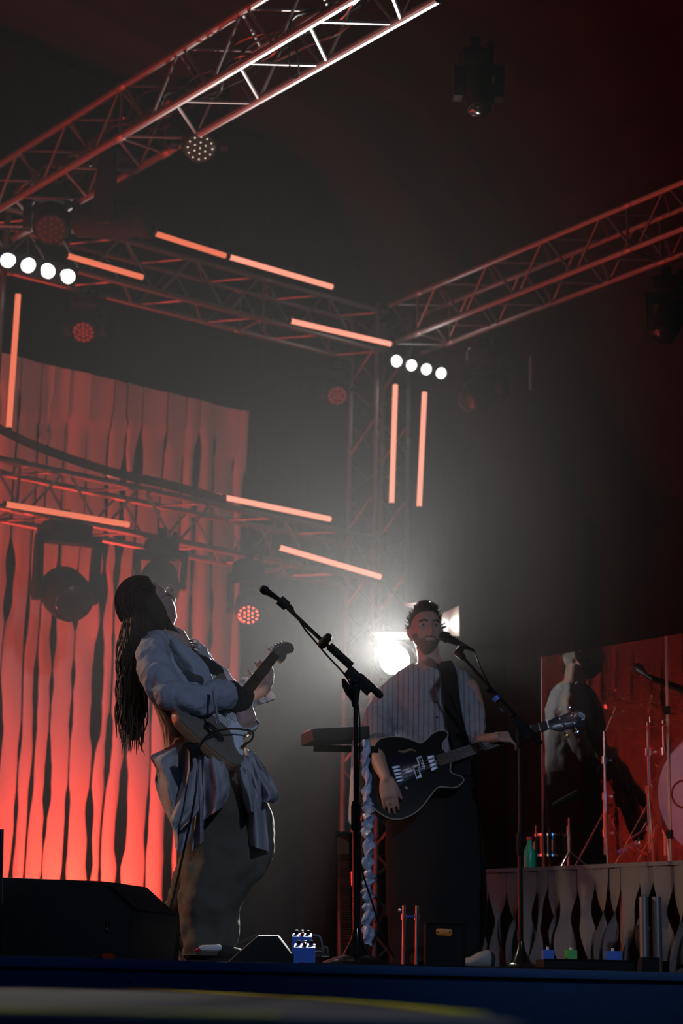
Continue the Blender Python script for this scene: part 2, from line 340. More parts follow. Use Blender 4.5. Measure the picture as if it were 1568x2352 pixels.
right_t, rc_, rd_ = truss('overhead_truss', Cn + dr * .15, Cn + dr * 4.6, 'bare overhead truss climbing to the upper right from the corner tower', joint=[.35, 2.6], back=AX)
l0 = line_to(-60, 415, Cn.z); l1 = line_to(620, -14, Cn.z); dl = (l1 - l0).normalized()
left_t, lc_, ld_ = truss('overhead_truss', l0, l1 + dl * 1.0, 'cable-laden overhead truss crossing the upper left corner with moving heads', joint=[1.85], back=AX)
# lower truss
q0 = P(-30, 1048, 12.2); q1 = P(868, 1238, 14.15)
low_t, lo_, lod = truss('lower_truss', q0, q1, 'lower cross truss in front of the red curtain, below the rear overhead truss', joint=[.25, 2.55], back=BX)
# towers
tw = S(*[0, 0]); cb = Cn
tower_t, tc_, td_ = truss('truss_tower', V((Cn.x, Cn.y, 0)) + AX * .0, V((Cn.x, Cn.y, Cn.z + .05)), 'corner truss tower standing behind the bass player', up_=-AX, back=BX, joint=[2.1, 4.1])
lt0 = P(8, 640, 12.35)
ltower, _, _ = truss('truss_tower', V((lt0.x, lt0.y, 0)), V((lt0.x, lt0.y, Cn.z)), 'truss tower at the left edge of the picture', up_=AX, back=BX, joint=[3.3])
# black base plates
for t in (tower_t, ltower):
    p = V(t.location); obj('base_plate', MB().box(p + V((.1, .12, .006)), .35, .35, .006, (AX, BX, V((0, 0, 1)))), 'black', t)
# bent cable bundle above the lower truss
cb_ = MB()
for k in range(5):
    cb_.tube([P(x, y + k * 4 - 8, 12.1 + .1 * i + .02 * k) for i, (x, y) in enumerate([(-40, 965), (60, 1015), (150, 1050), (260, 1085), (380, 1112), (520, 1150)])], .008, 6, sm=4)
tag(obj('cable_bundle', cb_, 'gloss'), 'dark bundle of cables sagging down onto the lower truss at left', 'cable')
cb_ = MB(); rr = random.Random(3)
for k in range(9):
    x0 = rr.uniform(.6, 1.6); pts = []
    for i in range(14):
        t = i / 13; pts.append(l0 + dl * (.4 + t * 3.9) + AX * (.08 + .2 * rr.random()) + V((0, 0, -.1 - .12 * rr.random() - .05 * math.sin(t * 9 + k))))
    cb_.tube(pts, .009, 6, sm=4)
tag(obj('cable_bundle', cb_, 'gloss'), 'tangle of black cables lying inside the upper left truss', 'cable')
for pts, lab in (([(668, 50), (664, 110), (666, 160), (676, 180), (686, 165), (682, 120), (674, 62)], 'loop of black cable hanging below the upper left truss'),
                 ([(908, -10), (908, 25), (920, 41), (936, 30), (942, 0)], 'short cable loop hanging at the top end of the upper left truss')):
    tag(obj('cable_loop', MB().tube([P(x, y, 9.3) for x, y in pts], .006, 6, sm=4), 'gloss'), lab, 'cable')

# ---------------------------------------------------------------- LED tubes
def ledtube(x0, y0, D0, x1, y1, D1, m, label):
    a, b = P(x0, y0, D0), P(x1, y1, D1); d = (b - a).normalized()
    t = thing('led_tube', (a + b) / 2, label, 'light', 'red LED tubes on the trusses')
    tb = obj('diffuser', MB().tube([a + d * .015, b - d * .015], .020, 12), m, t)
    k = V((0, .022, 0))
    obj('housing', MB().tube([a + k, b + k], .014, 8), 'black', t)
    for q, e in ((a, d), (b, -d)): obj('end_cap', MB().tube([q, q + e * .015], .0215, 12), 'black', t)
tb = [
 (352, 535, 12.75, 522, 589, 13.05, 'tubelo', 'dim tube of the upper pair, left end hidden by the moving head'),
 (523, 589, 13.05, 766, 660, 13.6, 'tubehi', 'bright tube of the upper pair, ending in dark air above the rear truss'),
 (150, 586, 12.2, 331, 638, 12.6, 'tubelo', 'dull orange tube just right of the large white blinder'),
 (663, 736, 13.3, 900, 791, 13.85, 'tubehi', 'bright tube touching the top of the corner tower'),
 (42, 672, 12.15, 20, 988, 12.15, 'tubelo', 'upright tube at the far left edge above the curtain'),
 (908, 880, 14.0, 899, 1160, 14.0, 'tubehi', 'left one of two upright tubes on the corner tower'),
 (975, 897, 14.05, 962, 1168, 14.05, 'tubehi', 'right one of two upright tubes on the corner tower'),
 (240, 1086, 12.6, 512, 1142, 13.15, 'tubelo', 'dimmer left tube of the pair on the lower truss top chord'),
 (513, 1142, 13.15, 761, 1193, 13.75, 'tubehi', 'brighter right tube of the pair on the lower truss top chord'),
 (8, 1157, 12.1, 300, 1206, 12.65, 'tubelo', 'tube on the bottom chord of the lower truss at far left'),
 (637, 1256, 13.45, 877, 1326, 13.95, 'tubehi', 'bright tube hanging low beside the hazy white backlight')]
for a in tb: ledtube(*a[:7], 'glowing ' + ('orange-red ' if a[6] == 'tubelo' else 'pink-red ') + a[7])

# ---------------------------------------------------------------- blinders
def blinder(pts, D, r, label):
    ps = [P(x, y, D + i * .06) for i, (x, y) in enumerate(pts)]; c = sum(ps, V((0, 0, 0))) / len(ps)
    t = thing('blinder', c, label, 'light'); d = (ps[-1] - ps[0]).normalized(); n = (CAM - c).normalized(); n = (n - d * n.dot(d)).normalized(); u = d.cross(n)
    obj('housing', MB().box(c - n * .06, (ps[-1] - ps[0]).length / 2 + r * 1.3, .045, r * 1.25, (d, n, u)), 'black', t)
    for p in ps:
        k = obj('lamp_bowl', MB().lathe(p - n * .03, n, [(0, r * .5), (.01, r * .95), (.035, r * 1.08), (.036, r * 1.0)], 24), 'chrome', t)
        obj('bulb', MB().lathe(p, n, [(0, r * .95), (.008, r * .96), (.02, r * .8), (.028, r * .4), (.03, .001)], 24), 'bulb', t)
    obj('bracket', MB().tube([ps[0] - n * .1, ps[0] - n * .1 + u * -.02, c - n * .12 + V((0, 0, .18)), ps[-1] - n * .1], .008, 6), 'black', t)
    return ps
b1 = blinder([(17, 598), (64, 610), (110, 623), (156, 635)], 12.0, .051, 'large white four-lamp blinder at the upper left edge')
b2 = blinder([(910, 830), (944, 839), (978, 848), (1012, 857)], 13.9, .046, 'smaller white four-lamp blinder beside the corner tower')
lamp('POINT', 'blinder_light', b1[2] + V((.15, -.35, -.05)), (0, 0, 0), 2.5, (1, .97, .95), shadow_soft_size=.12)
lamp('POINT', 'blinder_light_small', b2[1] + V((0, -.3, 0)), (0, 0, 0), 2, (1, .97, .95), shadow_soft_size=.12)

# ---------------------------------------------------------------- moving heads
def ledface(t, head, c, n, r, m, rings=(0, 6, 12), dot=.012, back='black'):
    u, w_ = frame(n); par = obj('lens', MB().lathe(c - n * .01, n, [(0, r), (.012, r), (.014, r * .9)], 28), 'ledoff', t)
    k = 0
    for i, cnt in enumerate(rings):
        for j in range(max(1, cnt)):
            q = 2 * math.pi * (j + .5 * (i % 2)) / max(1, cnt); rad = r * .38 * i * 1.05
            o = obj('led', MB().lathe(c + (u * math.cos(q) + w_ * math.sin(q)) * rad + n * .004, n, [(0, dot), (.004, dot * .8), (.007, dot * .3)], 8), m, par); k += 1
def mover(name, mount, hc, aim, W, label, led=None, prof=None, r=.15, L_=.26, ay=None, bw=.15, bh=.07, dot=.011):
    mount, hc, aim = V(mount), V(hc), V(aim).normalized(); t = thing(name, mount, label, 'light')
    ax = V(ay or (1, 0, 0)).normalized()
    ax = (ax - aim * ax.dot(aim)); ax.z = 0; ax.normalize(); fy = V((0, 0, 1)).cross(ax)
    obj('clamp', MB().box(mount + V((0, 0, .02)), .02, .02, .05).lathe(mount + ax * -.03 + V((0, 0, .05)), ax, [(0, .038), (.06, .038)], 14), 'black', t)
    obj('clamp', MB().tube([mount + ax * .09 + V((0, 0, .06)), mount + ax * .09], .018, 8), 'black', t)
    zb = mount.z - bh
    bmid = V((mount.x, mount.y, zb))
    obj('base', MB().rings([[bmid + ax * W * i * k + fy * W * .8 * j * k + V((0, 0, z)) for i, j in ((-1, -.7), (-.7, -1), (.7, -1), (1, -.7), (1, .7), (.7, 1), (-.7, 1), (-1, .7))] for z, k in ((-bh, .85), (-bh * .7, 1), (bh * .5, 1), (bh, .7))]), 'black', t)
    zt = zb - bh
    y = MB(); top = V((hc.x, hc.y, zt))
    y.box(top + V((0, 0, -.012)), r + .055, .05, .03, (ax, fy, V((0, 0, 1))))
    for s_ in (-1, 1):
        q0_, q1_ = top + ax * s_ * (r + .035), hc + ax * s_ * (r + .03)
        y.rings([[p_ + ax * .024 * i + fy * ww * j for i, j in ((-1, -1), (1, -1), (1, 1), (-1, 1))] for p_, ww in ((q0_, .045), (q0_.lerp(q1_, .5), .06), (q1_, .075), (q1_ - V((0, 0, .06)), .04))])
    obj('yoke', y, 'black', t)
    pr = prof or [(-L_ * .5, r * .45), (-L_ * .48, r * .7), (-L_ * .3, r * .95), (0, r), (L_ * .3, r * .98), (L_ * .42, r * .9), (L_ * .5, r * .88), (L_ * .5, r * .8)]
    h = obj('head', MB().lathe(hc, aim, pr, 28), 'black', t)
    e = pr[-1][0]
    if led: ledface(t, h, hc + aim * (e + .004), aim, pr[-1][1] * .98, led, dot=dot)
    else: obj('lens', MB().lathe(hc + aim * (e - .01), aim, [(0, pr[-1][1]), (.02, pr[-1][1] * .9), (.035, pr[-1][1] * .5), (.04, .001)], 24), 'gloss', t)
    return t
mover('moving_head_light', P(447, 188, 10.5), P(458, 318, 10.45), (.10, -.62, -.78), .11, 'black moving wash light with speckled lens hanging highest on the upper left truss', led='whiteled', r=.118, L_=.24, bh=.05, dot=.006)
mover('moving_head_light', P(118, 425, 11.5), P(118, 510, 11.4), (.12, -.72, -.68), .11, 'black moving wash light facing down, directly above the large white blinder', led='dimred', r=.125, L_=.26, bh=.05, dot=.006)
mover('moving_head_light', P(262, 320, 11.0), P(262, 510, 10.9), (.93, -.34, -.1), .16, 'long black profile moving head with glossy round lens at upper left', r=.10, ay=(.2, 1, 0),
      prof=[(-.26, .07), (-.25, .09), (-.1, .105), (.1, .10), (.17, .085), (.18, .105), (.24, .108), (.26, .10), (.26, .09)], bh=.06)
mover('moving_head_light', P(150, 1200, 12.4), P(150, 1362, 12.35), (.45, -.72, -.52), .17, 'biggest dark moving head under the lower truss, red curtain showing through its yoke', r=.165, L_=.32, bh=.06)
mover('moving_head_light', P(372, 1240, 12.9), P(368, 1335, 12.9), (.2, -.5, -.8), .12, 'dark moving head under the lower truss directly above the guitarist', r=.13, L_=.28, bh=.05)
mover('moving_head_light', P(572, 1290, 13.3), P(572, 1392, 13.25), (.02, -.66, -.62), .12, 'moving wash light with lit red LEDs between guitarist and microphone', led='redled', r=.105, L_=.22, bh=.06, dot=.008)
mover('moving_head_light', P(195, 680, 13.0), P(196, 752, 13.1), (0, -.75, -.6), .1, 'dim moving wash light behind the rear truss, above the curtain at left', led='dimred', r=.1, L_=.2, bh=.05, dot=.014)
mover('moving_head_light', P(775, 850, 14.4), P(775, 898, 14.5), (0, -.75, -.6), .1, 'faint moving wash light just left of the corner tower', led='dimred', r=.1, L_=.2, bh=.05, dot=.014)
mover('moving_head_light', P(1112, 800, 13.2), P(1112, 900, 13.2), (-.7, -.4, -.5), .12, 'dark profile light under the right truss with a faint red side', r=.12, L_=.36, bh=.06)
mover('moving_head_light', P(1090, 118, 9.6), P(1098, 205, 9.6), (.1, -.1, -.95), .1, 'black silhouetted spotlight hanging alone under the roof at top right', r=.085, L_=.26, bh=.06)
mover('moving_head_light', P(1530, 640, 12.0), P(1535, 735, 12.0), (-.3, -.3, -.8), .13, 'barely visible dark light hanging at the right edge under the right truss', r=.1, L_=.3, bh=.06)
# pipe standing in for a white reflection off a fixture
tag(obj('hanging_pipe', MB().tube([P(1083, 800, 13.5), P(1083, 898, 13.5)], .028, 12).tube([P(1060, 893, 13.5), P(1086, 894, 13.5)], .01, 8), 'alu'), 'short upright metal pipe standing in for a white reflection beside the small blinder', 'pipe')
tag(obj('hanging_pipe', MB().tube([P(1219, 820, 14), P(1219, 895, 14)], .014, 10), 'alu'), 'thin faint pipe hanging right of the small blinder in the dark', 'pipe')

# ---------------------------------------------------------------- backlights with barn doors
def fresnel(c, aim, r, label, flapang, lensm='lens', door=.17, mats=('flap',) * 4):
    aim = V(aim).normalized(); u, w_ = frame(aim); t = thing('fresnel_light', (c.x, c.y, 0), label, 'light')
    obj('housing', MB().lathe(c - aim * .3, aim, [(0, r * .9), (.02, r * 1.15), (.22, r * 1.25), (.3, r * 1.2), (.3, r * 1.05)], 20), 'black', t)
    obj('lens', MB().lathe(c - aim * .02, aim, [(0, r), (.015, r * .95), (.03, r * .6), (.035, .001)], 24), lensm, t)
    for k, (d, o_) in enumerate(((w_, u), (-w_, u), (u, w_), (-u, w_))):
        a = math.radians(flapang[k]); e = d * math.cos(a) + aim * math.sin(a); b = c + d * r * 1.2
        q = [b - o_ * r * .9, b + o_ * r * .9, b + e * door + o_ * r * 1.3, b + e * door - o_ * r * 1.3]
        nn = (q[1] - q[0]).cross(q[2] - q[1]).normalized(); obj('barn_door', MB().prism(q, nn * .003), mats[k], t)
    obj('yoke', MB().tube([c + u * r * 1.4, c + u * r * 1.45 - V((0, 0, r * 1.6)), c - u * r * 1.45 - V((0, 0, r * 1.6)), c - u * r * 1.4], .01, 8), 'black', t)
    st = V((c.x, c.y, c.z - r * 1.6)); obj('pole', MB().tube([st, (c.x, c.y, .02)], .018, 10), 'black', t)
    for k in range(3):
        q = 2 * math.pi * k / 3; obj('leg', MB().tube([(c.x, c.y, .5), (c.x + .35 * math.cos(q), c.y + .35 * math.sin(q), .012)], .01, 8), 'black', t)
fresnel(L1, (-.08, -1, -.04), .115, 'blazing white fresnel light behind the bass player\'s shoulder', (82, -30, -30, -30), mats=('flap', 'black', 'black', 'black'))
fresnel(L2, (-.45, -.88, -.05), .08, 'white fresnel light with open barn doors right behind the bass player\'s head', (80, 60, 30, 60), mats=('flap', 'black', 'flap', 'black'), door=.2)
# haze
mh = bpy.data.materials.new('stage_haze'); mh.use_nodes = True; nt = mh.node_tree; nt.nodes.clear(); out = nt.nodes.new('ShaderNodeOutputMaterial')
vs = nt.nodes.new('ShaderNodeVolumeScatter'); vs.inputs['Density'].default_value = .0016; vs.inputs['Anisotropy'].default_value = .45; nt.links.new(vs.outputs[0], out.inputs['Volume'])
hz = MB(); bar(hz, -6.5, 8.4, 1.0, 8.3, .01, 6.4)
o = obj('stage_haze', hz, mh, smooth=0); tag(o, 'thin haze filling the air over the stage', 'haze', kind='stuff')

# denser drifting smoke around the backlights
ms_ = bpy.data.materials.new('drifting_smoke'); ms_.use_nodes = True; nt = ms_.node_tree; nt.nodes.clear(); out = nt.nodes.new('ShaderNodeOutputMaterial')
vs = nt.nodes.new('ShaderNodeVolumeScatter'); vs.inputs['Anisotropy'].default_value = .62; nt.links.new(vs.outputs[0], out.inputs['Volume'])
tc = nt.nodes.new('ShaderNodeTexCoord'); nz = nt.nodes.new('ShaderNodeTexNoise'); nz.inputs['Scale'].default_value = 1.9; nz.inputs['Detail'].default_value = 3; nz.inputs['Distortion'].default_value = .6
nt.links.new(tc.outputs['Object'], nz.inputs['Vector'])
mr = nt.nodes.new('ShaderNodeMapRange'); mr.inputs['From Min'].default_value = .44; mr.inputs['From Max'].default_value = .62; mr.inputs['To Min'].default_value = .3; mr.inputs['To Max'].default_value = 1.0; nt.links.new(nz.outputs['Fac'], mr.inputs['Value'])
ln = nt.nodes.new('ShaderNodeVectorMath'); ln.operation = 'MULTIPLY'; ln.inputs[1].default_value = (1 / 2.1, 1 / 1.2, 1 / 1.4); nt.links.new(tc.outputs['Object'], ln.inputs[0])
l2 = nt.nodes.new('ShaderNodeVectorMath'); l2.operation = 'LENGTH'; nt.links.new(ln.outputs[0], l2.inputs[0])
m2 = nt.nodes.new('ShaderNodeMapRange'); m2.inputs['From Min'].default_value = 0; m2.inputs['From Max'].default_value = 1.0; m2.inputs['To Min'].default_value = 1; m2.inputs['To Max'].default_value = 0; nt.links.new(l2.outputs['Value'], m2.inputs['Value'])
pw = nt.nodes.new('ShaderNodeMath'); pw.operation = 'POWER'; pw.inputs[1].default_value = 2.0; nt.links.new(m2.outputs[0], pw.inputs[0]); pk = nt.nodes.new('ShaderNodeMath'); pk.operation = 'MULTIPLY'; pk.inputs[1].default_value = 2.8; nt.links.new(pw.outputs[0], pk.inputs[0])
mm = nt.nodes.new('ShaderNodeMath'); mm.operation = 'MULTIPLY'; nt.links.new(mr.outputs[0], mm.inputs[0]); nt.links.new(pk.outputs[0], mm.inputs[1]); nt.links.new(mm.outputs[0], vs.inputs['Density'])
sc_ = P(790, 1390, 11.3)
o = obj('drifting_smoke', MB().ball(sc_, 2.1, 1.2, 1.4, 20), ms_, loc=sc_); tag(o, 'brighter cloud of smoke around the white backlights', 'smoke', kind='stuff')
cy.volume_step_rate = 5.0; cy.volume_max_steps = 20
# ================================================================ people
def head(mb, c, fwd, upv, k=1.0, rows=44, seg=60, ears=True):
    fwd = V(fwd).normalized(); upv = V(upv); upv = (upv - fwd * upv.dot(fwd)).normalized(); rx = fwd.cross(upv); rs = []
    G = lambda x, z, cx, cz, sx_, sz_: math.exp(-((x - cx) / sx_) ** 2 - ((z - cz) / sz_) ** 2)
    for i in range(rows + 1):
        t = math.pi * min(max(i, .25), rows - .25) / rows; r_ = []
        for j in range(seg):
            q = 2 * math.pi * j / seg
            x, y, z = .076 * math.sin(t) * math.cos(q), .098 * math.sin(t) * math.sin(q), .118 * math.cos(t)
            if z < 0:
                kk = -z / .118; x *= 1 - .30 * kk ** 1.6
                if y < 0: y *= 1 - .5 * kk
                else: y *= 1 + .16 * kk ** 2
            if y > 0:
                y = y - .10 * max(0, y - .075)
                f = 1
                y += .026 * G(x, z, 0, -.028, .010, .020) + .012 * G(x, z, 0, -.002, .009, .022) + .006 * G(abs(x), z, .011, -.036, .007, .007)
                y -= .015 * G(abs(x), z, .032, .006, .017, .011); y += .005 * G(abs(x), z, .03, .026, .022, .007)
                y += .008 * G(x, z, 0, -.060, .020, .006) + .008 * G(x, z, 0, -.071, .017, .006) - .004 * G(x, z, 0, -.0655, .024, .0025)
                y += .010 * G(x, z, 0, -.098, .022, .014); y += .004 * G(abs(x), z, .045, -.022, .018, .018)
            r_.append(V(c) + (rx * x + fwd * y + upv * z) * k)
        rs.append(r_)
    mb.rings(rs)
    for s_ in ((-1, 1) if ears else ()):             # ears
        e = V(c) + (rx * s_ * .076 - fwd * .006 - upv * .012) * k
        mb.ball(e, .010 * k, .020 * k, .033 * k, 12, (rx, (fwd * .8 - rx * s_ * .6).normalized(), upv))
        mb.tube([e + (rx * s_ * .008 + fwd * .006 + upv * .026) * k, e + (rx * s_ * .014 - fwd * .014 + upv * .022) * k, e + (rx * s_ * .012 - fwd * .016 - upv * .005) * k, e + (rx * s_ * .004 - upv * .028) * k], .0045 * k, 6, True, 3)
    return rx, fwd, upv
def hand(mb, wr, fwd, back, thumbside, curl=(.5, .5, .5, .5), k=1.0, spread=.05, thumb=(.6, .5), th_in=.3):
    fwd = V(fwd).normalized(); back = V(back); back = (back - fwd * back.dot(fwd)).normalized(); sd = back.cross(fwd)
    if sd.dot(V(thumbside)) < 0: sd = -sd
    wr = V(wr); L_ = .088 * k
    rs = []
    for u, w_, h in ((-.03, .026, .019), (.0, .028, .020), (.25, .036, .017), (.6, .042, .015), (.92, .042, .013), (1.03, .036, .010)):
        cc = wr + fwd * L_ * u; rs.append([cc + sd * w_ * k * math.cos(q) + back * h * k * math.sin(q) for q in (2 * math.pi * j / 16 for j in range(16))])
    mb.rings(rs)
    for i, (off, ln) in enumerate(((.031, .079), (.0105, .088), (-.0105, .083), (-.030, .066))):
        cv = curl[i]; b = wr + fwd * L_ * (.93 - .05 * abs(i - 1.2)) + sd * off * k; d = (fwd + sd * spread * (1.5 - i)).normalized(); a = 0; pts = [b - fwd * .03 * k, b]; rr_ = [.0085 * k, .0092 * k]
        for f, m_ in ((.45, .7), (.30, 1.15), (.25, .8)):
            a += cv * m_; v = d * math.cos(a) - back * math.sin(a); pts.append(pts[-1] + v * ln * f * k); rr_.append((.0088, .0078, .0066)[len(pts) - 3] * k)
        mb.tube(pts, rr_, 8, True)
    tb_ = wr + fwd * L_ * .22 + sd * .024 * k; d = (fwd * math.cos(thumb[0]) + sd * math.sin(thumb[0]) - back * th_in).normalized()
    p1 = tb_ + d * .038 * k; d2 = (d + (fwd - sd * .5) * thumb[1] - back * .2).normalized(); p2 = p1 + d2 * .030 * k; p3 = p2 + (d2 - back * .15).normalized() * .024 * k
    mb.tube([tb_ - fwd * .01 * k, p1, p2, p3], [.015 * k, .0115 * k, .010 * k, .0082 * k], 8, True, 2)

# ---------------------------------------------------------------- the guitarist
WD = 7.4
def W(x, y, d=0): return P(x, y, WD + d)
gt = thing('person', (W(440, 2100).x, WD + .1, 0), 'long-haired guitarist in pale grey-blue jacket leaning far back, face turned up', 'person')
# guitar plane
gl_ = (rt * .31 + up * .395 + fw * .866).normalized(); gw_ = (rt * .72 - up * .69).normalized(); gw_ = (gw_ - gl_ * gw_.dot(gl_)).normalized(); gn = gw_.cross(gl_)
if gn.dot(fw) > 0: gn = -gn
gp0 = W(467, 1704, -.26)
def Gp(x, y, h=0): return onplane(x, y, gp0, gn) + gn * h
body = MB()
hc = W(345, 1396, .0); hf = (.62, .34, .60); hup = V((-.62, -.28, .72))
head(body, hc, hf, hup, .98, ears=False)
body.tube([W(352, 1418, .01), W(372, 1462, .04), W(385, 1490, .06)], [.052, .054, .07], 14, True, 3)
body.tube([W(385, 1490, .06), W(400, 1560, .08), W(425, 1660, .08), W(440, 1740, .08)], [.10, .115, .10, .12], 18, True, 4)
body.tube([W(352, 1490, -.10), W(372, 1545, -.16), W(398, 1598, -.2)], [.045, .042, .036], 12, True, 3)
elb = W(398, 1598, -.20); wrR = W(540, 1632, -.22)
wr_g = Gp(541, 1632, .055); body.tube([elb, wr_g], [.037, .025], 12, True)
hd = (Gp(566, 1672, .02) - wr_g).normalized()
hand(body, wr_g, hd, gn * .75 - gl_ * .3, -gl_ * 1, (.55, .6, .7, .75), .93, thumb=(.3, .3))
body.tube([W(428, 1492, .22), W(490, 1560, .34), W(548, 1612, .36)], [.045, .042, .036], 12, True, 3)
wrL = Gp(624, 1566, -.045)
body.tube([W(548, 1612, .36), wrL], [.036, .025], 12, True)
hdir = (Gp(612, 1528, -.04) - wrL).normalized()
hand(body, wrL, (Gp(621, 1530, -.035) - wrL), gw_ * .8 - gn * .6, -gw_ - gl_ * .4, (.75, .85, .8, .9), .93, thumb=(.7, .2))
body.tube([W(440, 1740, .0), W(470, 1900, -.02), W(455, 2150, 0)], [.095, .075, .05], 12, True, 4)
body.tube([W(470, 1740, .12), W(580, 1920, .1), W(400, 2110, .3)], [.09, .07, .045], 12, True, 4)
remesh(obj('body', body, 'skinw', gt), .0055, 5)
# eye glint and brow
rx, ff, uu = None, V(hf).normalized(), None
uu = (hup - ff * hup.dot(ff)).normalized(); rx = ff.cross(uu)
for s_ in (-1, 1):
    ec = hc + (rx * s_ * .032 + ff * .074 + uu * .006) * .98
    obj('eye', MB().ball(ec, .0115, seg=12), 'eyew', gt)
# jacket
jk = MB()
jk.sil([(1462, 352, 402, WD + .03, .07), (1480, 330, 425, WD + .05, .13), (1520, 316, 458, WD + .06, .165), (1560, 318, 492, WD + .07, .165), (1600, 345, 500, WD + .07, .15), (1650, 385, 500, WD + .07, .13), (1700, 408, 505, WD + .07, .125), (1716, 408, 510, WD + .07, .13)], .03, 3)
def sleeve(mb, pts, rr_, seed, seg=22, am=.09):
    q = cr([(*p, r) for p, r in zip(pts, rr_)], 7); ps = [V(a[:3]) for a in q]; u = None; rs = []
    for i, a in enumerate(q):
        d = (ps[min(i + 1, len(ps) - 1)] - ps[max(0, i - 1)]).normalized()
        if u is None: u = frame(d)[0]
        u = (u - d * u.dot(d)).normalized(); w_ = d.cross(u)
        rs.append([ps[i] + (u * math.cos(t) + w_ * math.sin(t)) * a[3] * (1 + am * noise.noise(V((math.cos(t) * 1.2 + seed, math.sin(t) * 1.2 + i * .32, seed))) * 2 + am * .35 * math.sin(i * 1.15 + 2 * t)) for t in (2 * math.pi * j / seg for j in range(seg))])
    return mb.rings(rs)
sleeve(jk, [W(362, 1472, -.03), W(350, 1500, -.11), W(362, 1550, -.17), W(388, 1592, -.21), W(408, 1602, -.22), W(450, 1608, -.22), Gp(506, 1616, .07)], [.05, .066, .068, .066, .062, .062, .058], 5)
sleeve(jk, [W(425, 1488, .2), W(480, 1550, .32), W(540, 1600, .36), W(575, 1592, .38)], [.06, .06, .06, .07], 9)
o = rumple(remesh(obj('jacket', jk, 'denim', gt), .0065, 3), .07, .022)
# yoke flap, collar, cuff strap
fl = MB(); fl.sheet([(388, 1470), (402, 1510), (425, 1542)], [(402, 1462), (450, 1500), (480, 1536), (476, 1556)], WD - .11, 10, 4, .006, 1.5, 2, -.02)
obj('jacket_yoke', fl, 'denim', gt)
cuff = MB(); cuff.sheet([(486, 1577), (491, 1620), (497, 1662)], [(493, 1577), (498, 1620), (505, 1664)], WD - .32, 4, 4, .004, 1, 1, -.004)
obj('cuff_strap', cuff, 'denim', gt)
ds = MB(); sleeve(ds, [Gp(496, 1612, .065), Gp(520, 1620, .06), Gp(548, 1634, .055)], [.052, .05, .045], 4, am=.12)
obj('inner_sleeve', ds, 'black_cloth', gt)
lc = MB(); lc.sheet([(536, 1583), (546, 1606), (560, 1632)], [(600, 1566), (634, 1602), (600, 1618)], WD + .34, 12, 5, .02, 1.2, 4, -.06)
lc.sheet([(600, 1566), (612, 1580), (634, 1603)], [(583, 1592), (590, 1606), (600, 1617)], WD + .30, 6, 4, .01, 1, 1, -.03)
obj('flared_cuff', lc, 'denim', gt)
# trousers
tr_ = MB()
tr_.sil([(1705, 410, 560, WD + .07, .13), (1740, 402, 575, WD + .07, .16), (1800, 398, 600, WD + .06, .17), (1860, 402, 622, WD + .05, .17), (1910, 408, 628, WD + .04, .17), (1960, 414, 628, WD + .03, .16), (2000, 418, 612, WD + .02, .15),
        (2050, 418, 575, WD + .01, .14), (2090, 414, 553, WD, .13), (2140, 411, 545, WD, .12), (2180, 412, 532, WD - .01, .12), (2196, 414, 526, WD - .01, .115)], .06, 6, 72, 8, k=(3, 7))
rumple(obj('trousers', tr_, 'trousers', gt), .16, .045)
bk_ = MB(); sleeve(bk_, [W(470, 1990, .2), W(440, 2050, .24), W(418, 2092, .28), W(393, 2115, .32)], [.10, .09, .075, .065], 8, am=.16)
obj('trouser_leg', bk_, 'trousers', gt)
# draped panels
sk = [
 ([(408, 1705), (372, 1723), (346, 1738), (358, 1768), (356, 1800), (372, 1850), (396, 1902), (402, 1948)], [(440, 1703), (440, 1760), (432, 1830), (440, 1880), (436, 1925), (418, 1960)], -.17, 3, .035),
 ([(428, 1703), (420, 1780), (398, 1858), (392, 1886), (402, 1908)], [(470, 1712), (462, 1770), (466, 1830), (452, 1870), (420, 1905)], -.22, 4, .03),
 ([(455, 1712), (452, 1800), (448, 1880), (440, 1955)], [(478, 1725), (472, 1800), (476, 1860), (472, 1930)], -.19, 1, .03),
 ([(470, 1722), (466, 1780), (468, 1850), (464, 1886)], [(520, 1750), (527, 1790), (526, 1825), (512, 1853)], -.25, 6, .035),
 ([(548, 1735), (552, 1800), (560, 1870), (562, 1938)], [(582, 1735), (600, 1790), (610, 1850), (618, 1956)], -.16, 2, .035),
 ([(556, 1715), (572, 1770), (588, 1810), (590, 1838)], [(584, 1728), (612, 1770), (641, 1826), (626, 1846)], -.12, 8, .035),
 ([(545, 1760), (555, 1810), (560, 1850), (570, 1868)], [(576, 1770), (588, 1812), (596, 1850), (592, 1862)], -.22, 9, .03),
]
for i, (a, b, d, sd_, fo) in enumerate(sk):
    obj('skirt_panel', MB().sheet(a, b, WD + .05 + d, 24, 6, fo, 1.2, sd_, -.035), 'cloth', gt, smooth=50)
wb = MB(); wb.tube([W(408, 1706, -.05), W(440, 1702, -.12), W(475, 1704, -.11), W(520, 1712, -.06)], .014, 8, True, 4); obj('waistband', wb, 'cloth', gt)
